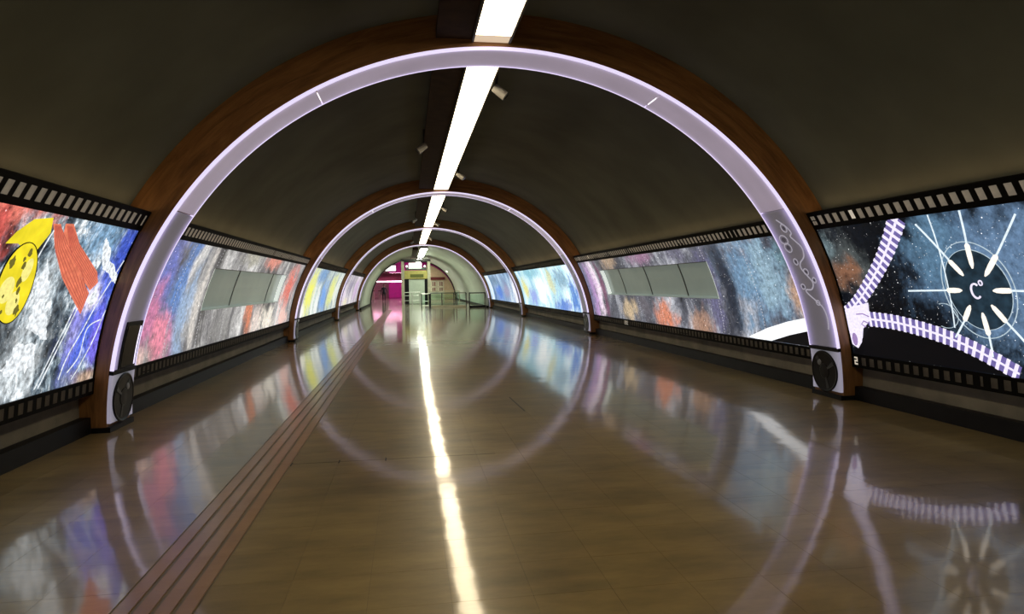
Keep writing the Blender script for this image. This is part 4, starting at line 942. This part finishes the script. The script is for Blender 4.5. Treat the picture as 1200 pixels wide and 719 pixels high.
# ------------------------------------------------------------------ person far away in front of the hall
def person(x, y):
    r = thing('person', 'person in dark clothes walking far off before the magenta hall', 'person', (x, y, 0))
    J = {'pel': (0, 0, .93, .15, .11), 'waist': (0, .0, 1.08, .14, .10), 'chest': (0, .0, 1.28, .17, .115), 'neck0': (0, .0, 1.44, .07, .07), 'neck': (0, -.01, 1.49, .052, .055), 'head': (0, -.015, 1.59, .085, .105), 'crown': (0, -.01, 1.70, .065, .08),
         'sl': (-.18, 0, 1.39, .062, .06), 'el': (-.25, .03, 1.12, .045, .045), 'wl': (-.27, -.06, .88, .032, .032), 'hl': (-.27, -.09, .80, .035, .025),
         'sr': (.18, 0, 1.39, .062, .06), 'er': (.25, -.02, 1.12, .045, .045), 'wr': (.26, -.14, .91, .032, .032), 'hr': (.26, -.18, .84, .035, .025),
         'hipl': (-.095, 0, .86, .095, .10), 'kl': (-.10, -.08, .50, .062, .062), 'al': (-.10, .02, .09, .042, .045), 'toel': (-.11, -.12, .045, .04, .035),
         'hipr': (.095, 0, .86, .095, .10), 'kr': (.10, .02, .49, .062, .062), 'ar': (.10, .20, .11, .042, .045), 'toer': (.11, .08, .045, .04, .035)}
    Eg = [('pel','waist'),('waist','chest'),('chest','neck0'),('neck0','neck'),('neck','head'),('head','crown'),('chest','sl'),('sl','el'),('el','wl'),('wl','hl'),('chest','sr'),('sr','er'),('er','wr'),('wr','hr'),
          ('pel','hipl'),('hipl','kl'),('kl','al'),('al','toel'),('pel','hipr'),('hipr','kr'),('kr','ar'),('ar','toer')]
    for sd, h in (('l', 'hl'), ('r', 'hr')):
        hx, hy, hz = J[h][:3]
        for k, (dy, ln) in enumerate(((-.030, .062), (-.010, .078), (.010, .074), (.030, .058))):
            J['f%s%d' % (sd, k)] = (hx, hy + dy, hz - .045, .009, .009); J['g%s%d' % (sd, k)] = (hx * .97, hy + dy - .012, hz - .045 - ln, .008, .008)
            Eg += [(h, 'f%s%d' % (sd, k)), ('f%s%d' % (sd, k), 'g%s%d' % (sd, k))]
        J['t' + sd] = (hx * .93, hy - .055, hz - .02, .010, .010); J['u' + sd] = (hx * .9, hy - .07, hz - .06, .009, .009); Eg += [(h, 't' + sd), ('t' + sd, 'u' + sd)]
    ks = list(J); me = bpy.data.meshes.new('body'); me.from_pydata([J[k][:3] for k in ks], [(ks.index(a), ks.index(b)) for a, b in Eg], [])
    o = bpy.data.objects.new('body', me); col.objects.link(o); o.parent = r
    sk = o.modifiers.new('skin', 'SKIN'); 
    for i, k in enumerate(ks):
        me.skin_vertices[0].data[i].radius = J[k][3:5]; me.skin_vertices[0].data[i].use_root = (k == 'pel')
    o.modifiers.new('sub', 'SUBSURF').levels = 2; o.modifiers['sub'].render_levels = 2
    # clothes and skin by height of the body
    m, nt, b = mat_new('dark_clothes_and_skin'); tc = nt.nodes.new('ShaderNodeTexCoord'); sx = nt.nodes.new('ShaderNodeSeparateXYZ'); nt.links.new(tc.outputs['Object'], sx.inputs[0])
    rp = nt.nodes.new('ShaderNodeValToRGB'); rp.color_ramp.interpolation = 'CONSTANT'
    mr = nt.nodes.new('ShaderNodeMapRange'); mr.inputs['From Max'].default_value = 2.0; nt.links.new(sx.outputs[2], mr.inputs['Value']); nt.links.new(mr.outputs[0], rp.inputs['Fac'])
    el = rp.color_ramp.elements; el[0].color = (.02, .016, .022, 1); el[1].position = .46; el[1].color = (.035, .02, .05, 1); e2 = el.new(.735); e2.color = (.5, .3, .22, 1)
    nt.links.new(rp.outputs['Color'], b.inputs['Base Color']); me.materials.append(m)
    # hair, bag
    mb = MB(); nn = 16
    secs = []
    for k in range(7):
        ph = PI * (k + 0.3) / 8.2; secs.append([(x + .094 * math.sin(ph) * math.cos(2*PI*i/nn), y + .022 + .105 * math.sin(ph) * math.sin(2*PI*i/nn), 1.645 + .118 * math.cos(ph)) for i in range(nn)])
    mb.loft(secs); recalc(obj('hair', mb, M['black'], r, smooth=True))
    skin = plain('skin', (.5, .3, .22), .5)
    for dx in (-.032, .032):
        mb = MB(); mb.loft([[(x + dx + rr * math.cos(2*PI*i/8), y - .098 - e, 1.60 + .7 * rr * math.sin(2*PI*i/8)) for i in range(8)] for rr, e in ((.014, 0), (.011, .006), (.004, .009))]); recalc(obj('eye', mb, M['black'], r))
        mb = MB(); mb.loft([[(x + dx * 2.55 + (.006 if dx > 0 else -.006) * k, y - .005 + .018 * math.cos(2*PI*i/8), 1.585 + .03 * math.sin(2*PI*i/8)) for i in range(8)] for k in (0, 1)]); recalc(obj('ear', mb, skin, r))
    mb = MB(); mb.loft([[(x + a, y - .095 - b * .3, 1.60), (x - a, y - .095 - b * .3, 1.60), (x - a, y - .095, 1.60)] if False else [(x - a, y - .09, z), (x + a, y - .09, z), (x, y - .09 - b, z)] for a, b, z in ((.008, .014, 1.605), (.014, .032, 1.575), (.013, .012, 1.562))]); recalc(obj('nose', mb, skin, r))
    mb = MB(); mb.box(x - .022, x + .022, y - .104, y - .085, 1.535, 1.543); obj('mouth', mb, M['darkred'], r)
    return r
person(-3.45, 68.0)
